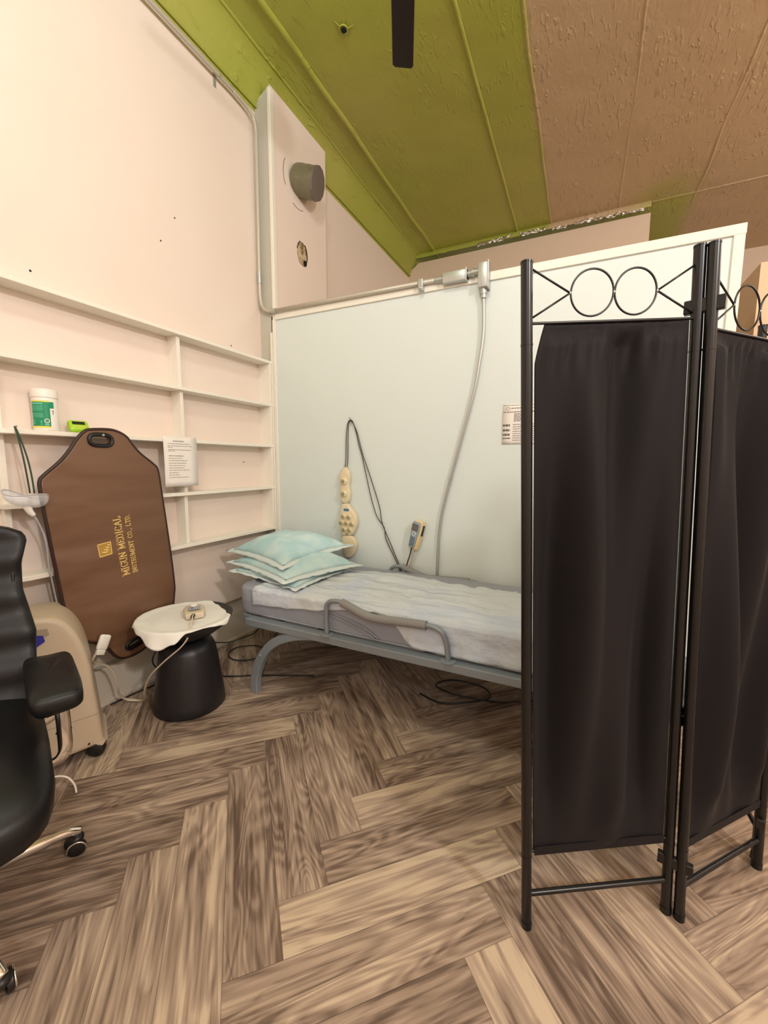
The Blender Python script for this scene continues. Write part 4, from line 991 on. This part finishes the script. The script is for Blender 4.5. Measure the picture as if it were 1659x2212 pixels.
for pi, (a, c) in enumerate(((1, 2), (3, 4), (5, 6))):
    dz = .03 if pi == 0 else 0.0
    def S(s_, z): return pp_(a, z).lerp(pp_(c, z + (dz * min(1, z / 1.7))), s_)
    for z in (.105, .238, 1.625):
        b = MB(); b.tube([S(.02, z), S(.98, z)], .008 if z < .2 else .0035, 10); b.build('cross_rail', M['black'], t, smooth=60)
    zr = 1.69; w_ = (S(1, zr) - S(0, zr)).length; rr_ = .054 / w_; ez = Vector((0, 0, 1)); es = (S(1, zr) - S(0, zr)).normalized()
    for sgn in (-1, 1):
        c_ = S(.5 + sgn * rr_, zr) ; c_ = S(.5, zr) + es * (sgn * .0545)
        b = MB(); b.tube([c_ + es * (.053 * math.cos(q)) + ez * (.053 * math.sin(q)) for q in [2 * PI * k / 40 for k in range(40)]], .0024, 8, closed=True); b.build('ring', M['black'], t, smooth=180)
        tip = S(.5, zr) + es * (sgn * .109)
        for dz_ in (.062, -.060):
            e_ = S(0 if sgn < 0 else 1, zr + dz_)
            b = MB(); b.tube([tip, e_], .0024, 8); b.build('brace', M['black'], t, smooth=180)
        b = MB(); b.sphere(tip, .0038, n=8); b.build('weld', M['galv'], t, smooth=180)
    b = MB(); b.sphere(S(.5, zr), .0038, n=8); b.build('weld', M['galv'], t, smooth=180)
    nn = es.cross(ez)
    def cf2(u, v, pi=pi):
        z = .232 + (1.628 - .232) * v
        u0 = .045 + (.06 * max(0, (v - .93) / .07) ** 1.2 if pi == 0 else 0)
        s_ = u0 + (.955 - u0) * u
        p = S(s_, z)
        g = (.35 + .65 * math.sin(PI * min(1, v * 1.02)) ** .6) if v < .985 else .15
        fold = .020 * math.sin(u * 9 + 2.6 * v + pi * 2) + .011 * math.sin(u * 17 - 3.2 * v + 1 + pi) + .008 * noise.noise(Vector((u * 5 - v * 1.2, v * 2.4, pi)))
        g *= min(1, v / .13 + .12)
        if v > .9: fold += .006 * math.sin(u * 70) * (v - .9) / .1
        if v > .972: fold = .008 * noise.noise(Vector((u * 25, v * 10, 5))) + .010
        return p - nn * (fold * 1.8 * g * math.sin(PI * min(1, max(0, u * 5 + .1, 0)) / 2 if u < .2 else PI / 2) * (1 if u < .85 else max(.0, (1 - u) / .15)))
    b = MB(); b.grid(cf2, 90, 90)
    b.build('curtain', M['cloth'], t, smooth=180, thick=.0015)
    b = MB(); b.grid(lambda u, v: S(.05 + .9 * u, .226 + .026 * v) - nn * (.004 + .001 * math.sin(u * 30)), 30, 2); b.grid(lambda u, v: S(.05 + .9 * u, .226 + .026 * v) + nn * (.004), 30, 2); b.build('hem', M['cloth'], t, smooth=180)
for (a, c) in ((2, 3), (4, 5)):
    for z in (.17, 1.68):
        A_, C_ = pp_(a, z), pp_(c, z); d = (C_ - A_).normalized(); n_ = Vector((-d.y, d.x, 0)).normalized()
        b = MB(); pts = [A_ - d * .026 - n_ * .009, C_ + d * .026 - n_ * .009, C_ + d * .026 + n_ * .009, A_ - d * .026 + n_ * .009]
        b.prism([p - Vector((0, 0, .016)) for p in pts], (0, 0, .032), bev=.002, seg=1); b.build('hinge', M['dark'], t, smooth=30)

# ------------------------------------------------------------------ loose cords
def cord(name, pts, r, label, m=M['cordb']):
    b = MB(); b.tube(smoothpath(pts, 6), r, 8); return tag(b.build(name, m, smooth=180), label, 'cord')
cord('power_cord', [(-1.62, 1.78, .39), (-1.72, 1.80, .28), (-1.83, 1.82, .22), (-1.90, 1.75, .20), (-2.00, 1.66, .22), (-2.09, 1.56, .25), (-2.12, 1.47, .25), (-2.13, 1.42, .18), (-2.13, 1.46, .10), (-2.10, 1.50, .04), (-2.05, 1.50, .008)], .0038, 'black cord drooping from the bed to behind the drum table')
cord('power_cord', [(-1.52, 1.95, .40), (-1.66, 2.0, .30), (-1.76, 2.02, .16), (-1.83, 2.0, .04), (-1.88, 1.94, .010), (-1.98, 1.88, .010), (-2.08, 1.92, .012), (-2.10, 2.02, .012), (-2.0, 2.10, .012), (-1.88, 2.06, .014), (-1.80, 1.96, .012), (-1.68, 1.80, .008)], .0042, 'black cord coiled on the floor by the bed\'s front leg')
cord('power_cord', [(-1.40, 1.95, .006), (-1.55, 1.88, .006), (-1.72, 1.80, .006), (-1.85, 1.72, .006), (-2.00, 1.66, .006), (-2.10, 1.62, .006), (-2.16, 1.5, .006), (-2.19, 1.36, .006), (-2.2, 1.22, .006)], .0042, 'black cord running on the floor along the left baseboard')
cord('power_cord', [(-.75, 2.05, .006), (-.6, 1.98, .03), (-.45, 2.03, .05), (-.38, 2.15, .03), (-.45, 2.27, .01), (-.62, 2.25, .02), (-.68, 2.12, .04), (-.55, 2.04, .06), (-.35, 2.08, .05), (-.25, 2.2, .01), (-.1, 2.3, .006)], .005, 'dark looped cable on the floor under the bed')

# ------------------------------------------------------------------ lights (lamps of the room, above and behind the camera)
def area(name, loc, size, power, col, rot=(0, 0, 0), sy=None):
    l = D.lights.new(name, 'AREA'); l.energy = power; l.color = col; l.shape = 'RECTANGLE'; l.size = size; l.size_y = sy or size
    o = D.objects.new(name, l); COL.objects.link(o); o.location = loc; o.rotation_euler = rot; return o
def bulb(name, loc, power, col, rad=.12):
    l = D.lights.new(name, 'POINT'); l.energy = power; l.color = col; l.shadow_soft_size = rad
    o = D.objects.new(name, l); COL.objects.link(o); o.location = loc; return o
WARM = (1.0, .985, .965); NEU = (.90, .96, 1.0)
bulb('ceiling_lamp', (2.6, -.4, 3.15), 200, WARM, .14)
bulb('ceiling_lamp', (-.45, .35, 3.68), 50, NEU, .16)
bulb('ceiling_lamp', (.9, -2.0, 3.4), 68, (.84, .93, 1.0), .2)
bulb('ceiling_lamp', (3.3, 3.6, 3.4), 55, WARM, .2)

W = D.worlds.new('world'); bpy.context.scene.world = W; W.use_nodes = True
W.node_tree.nodes['Background'].inputs[0].default_value = (.9, .85, .78, 1); W.node_tree.nodes['Background'].inputs[1].default_value = .3

# ------------------------------------------------------------------ camera
cam = D.cameras.new('camera'); co = D.objects.new('camera', cam); COL.objects.link(co)
rx = Vector((0.9015747, 0.4325865, 0.0056545)); ux = Vector((-0.0566795, 0.1051506, 0.9928398)); fx_ = Vector((-0.4288945, 0.8954397, -0.1193199))
m3 = Matrix((rx, ux, -fx_)).transposed()
co.matrix_world = Matrix.Translation((0, 0, 1.3)) @ m3.to_4x4()
cam.sensor_fit = 'HORIZONTAL'; cam.sensor_width = 36.0; cam.lens = 883.758 / 1659 * 36
cam.clip_start = .02; cam.clip_end = 60
sc = bpy.context.scene; sc.camera = co
sc.view_settings.view_transform = 'Standard'; sc.view_settings.look = 'None'; sc.view_settings.exposure = 0.28; sc.view_settings.gamma = 1.0
sc.view_settings.use_curve_mapping = False
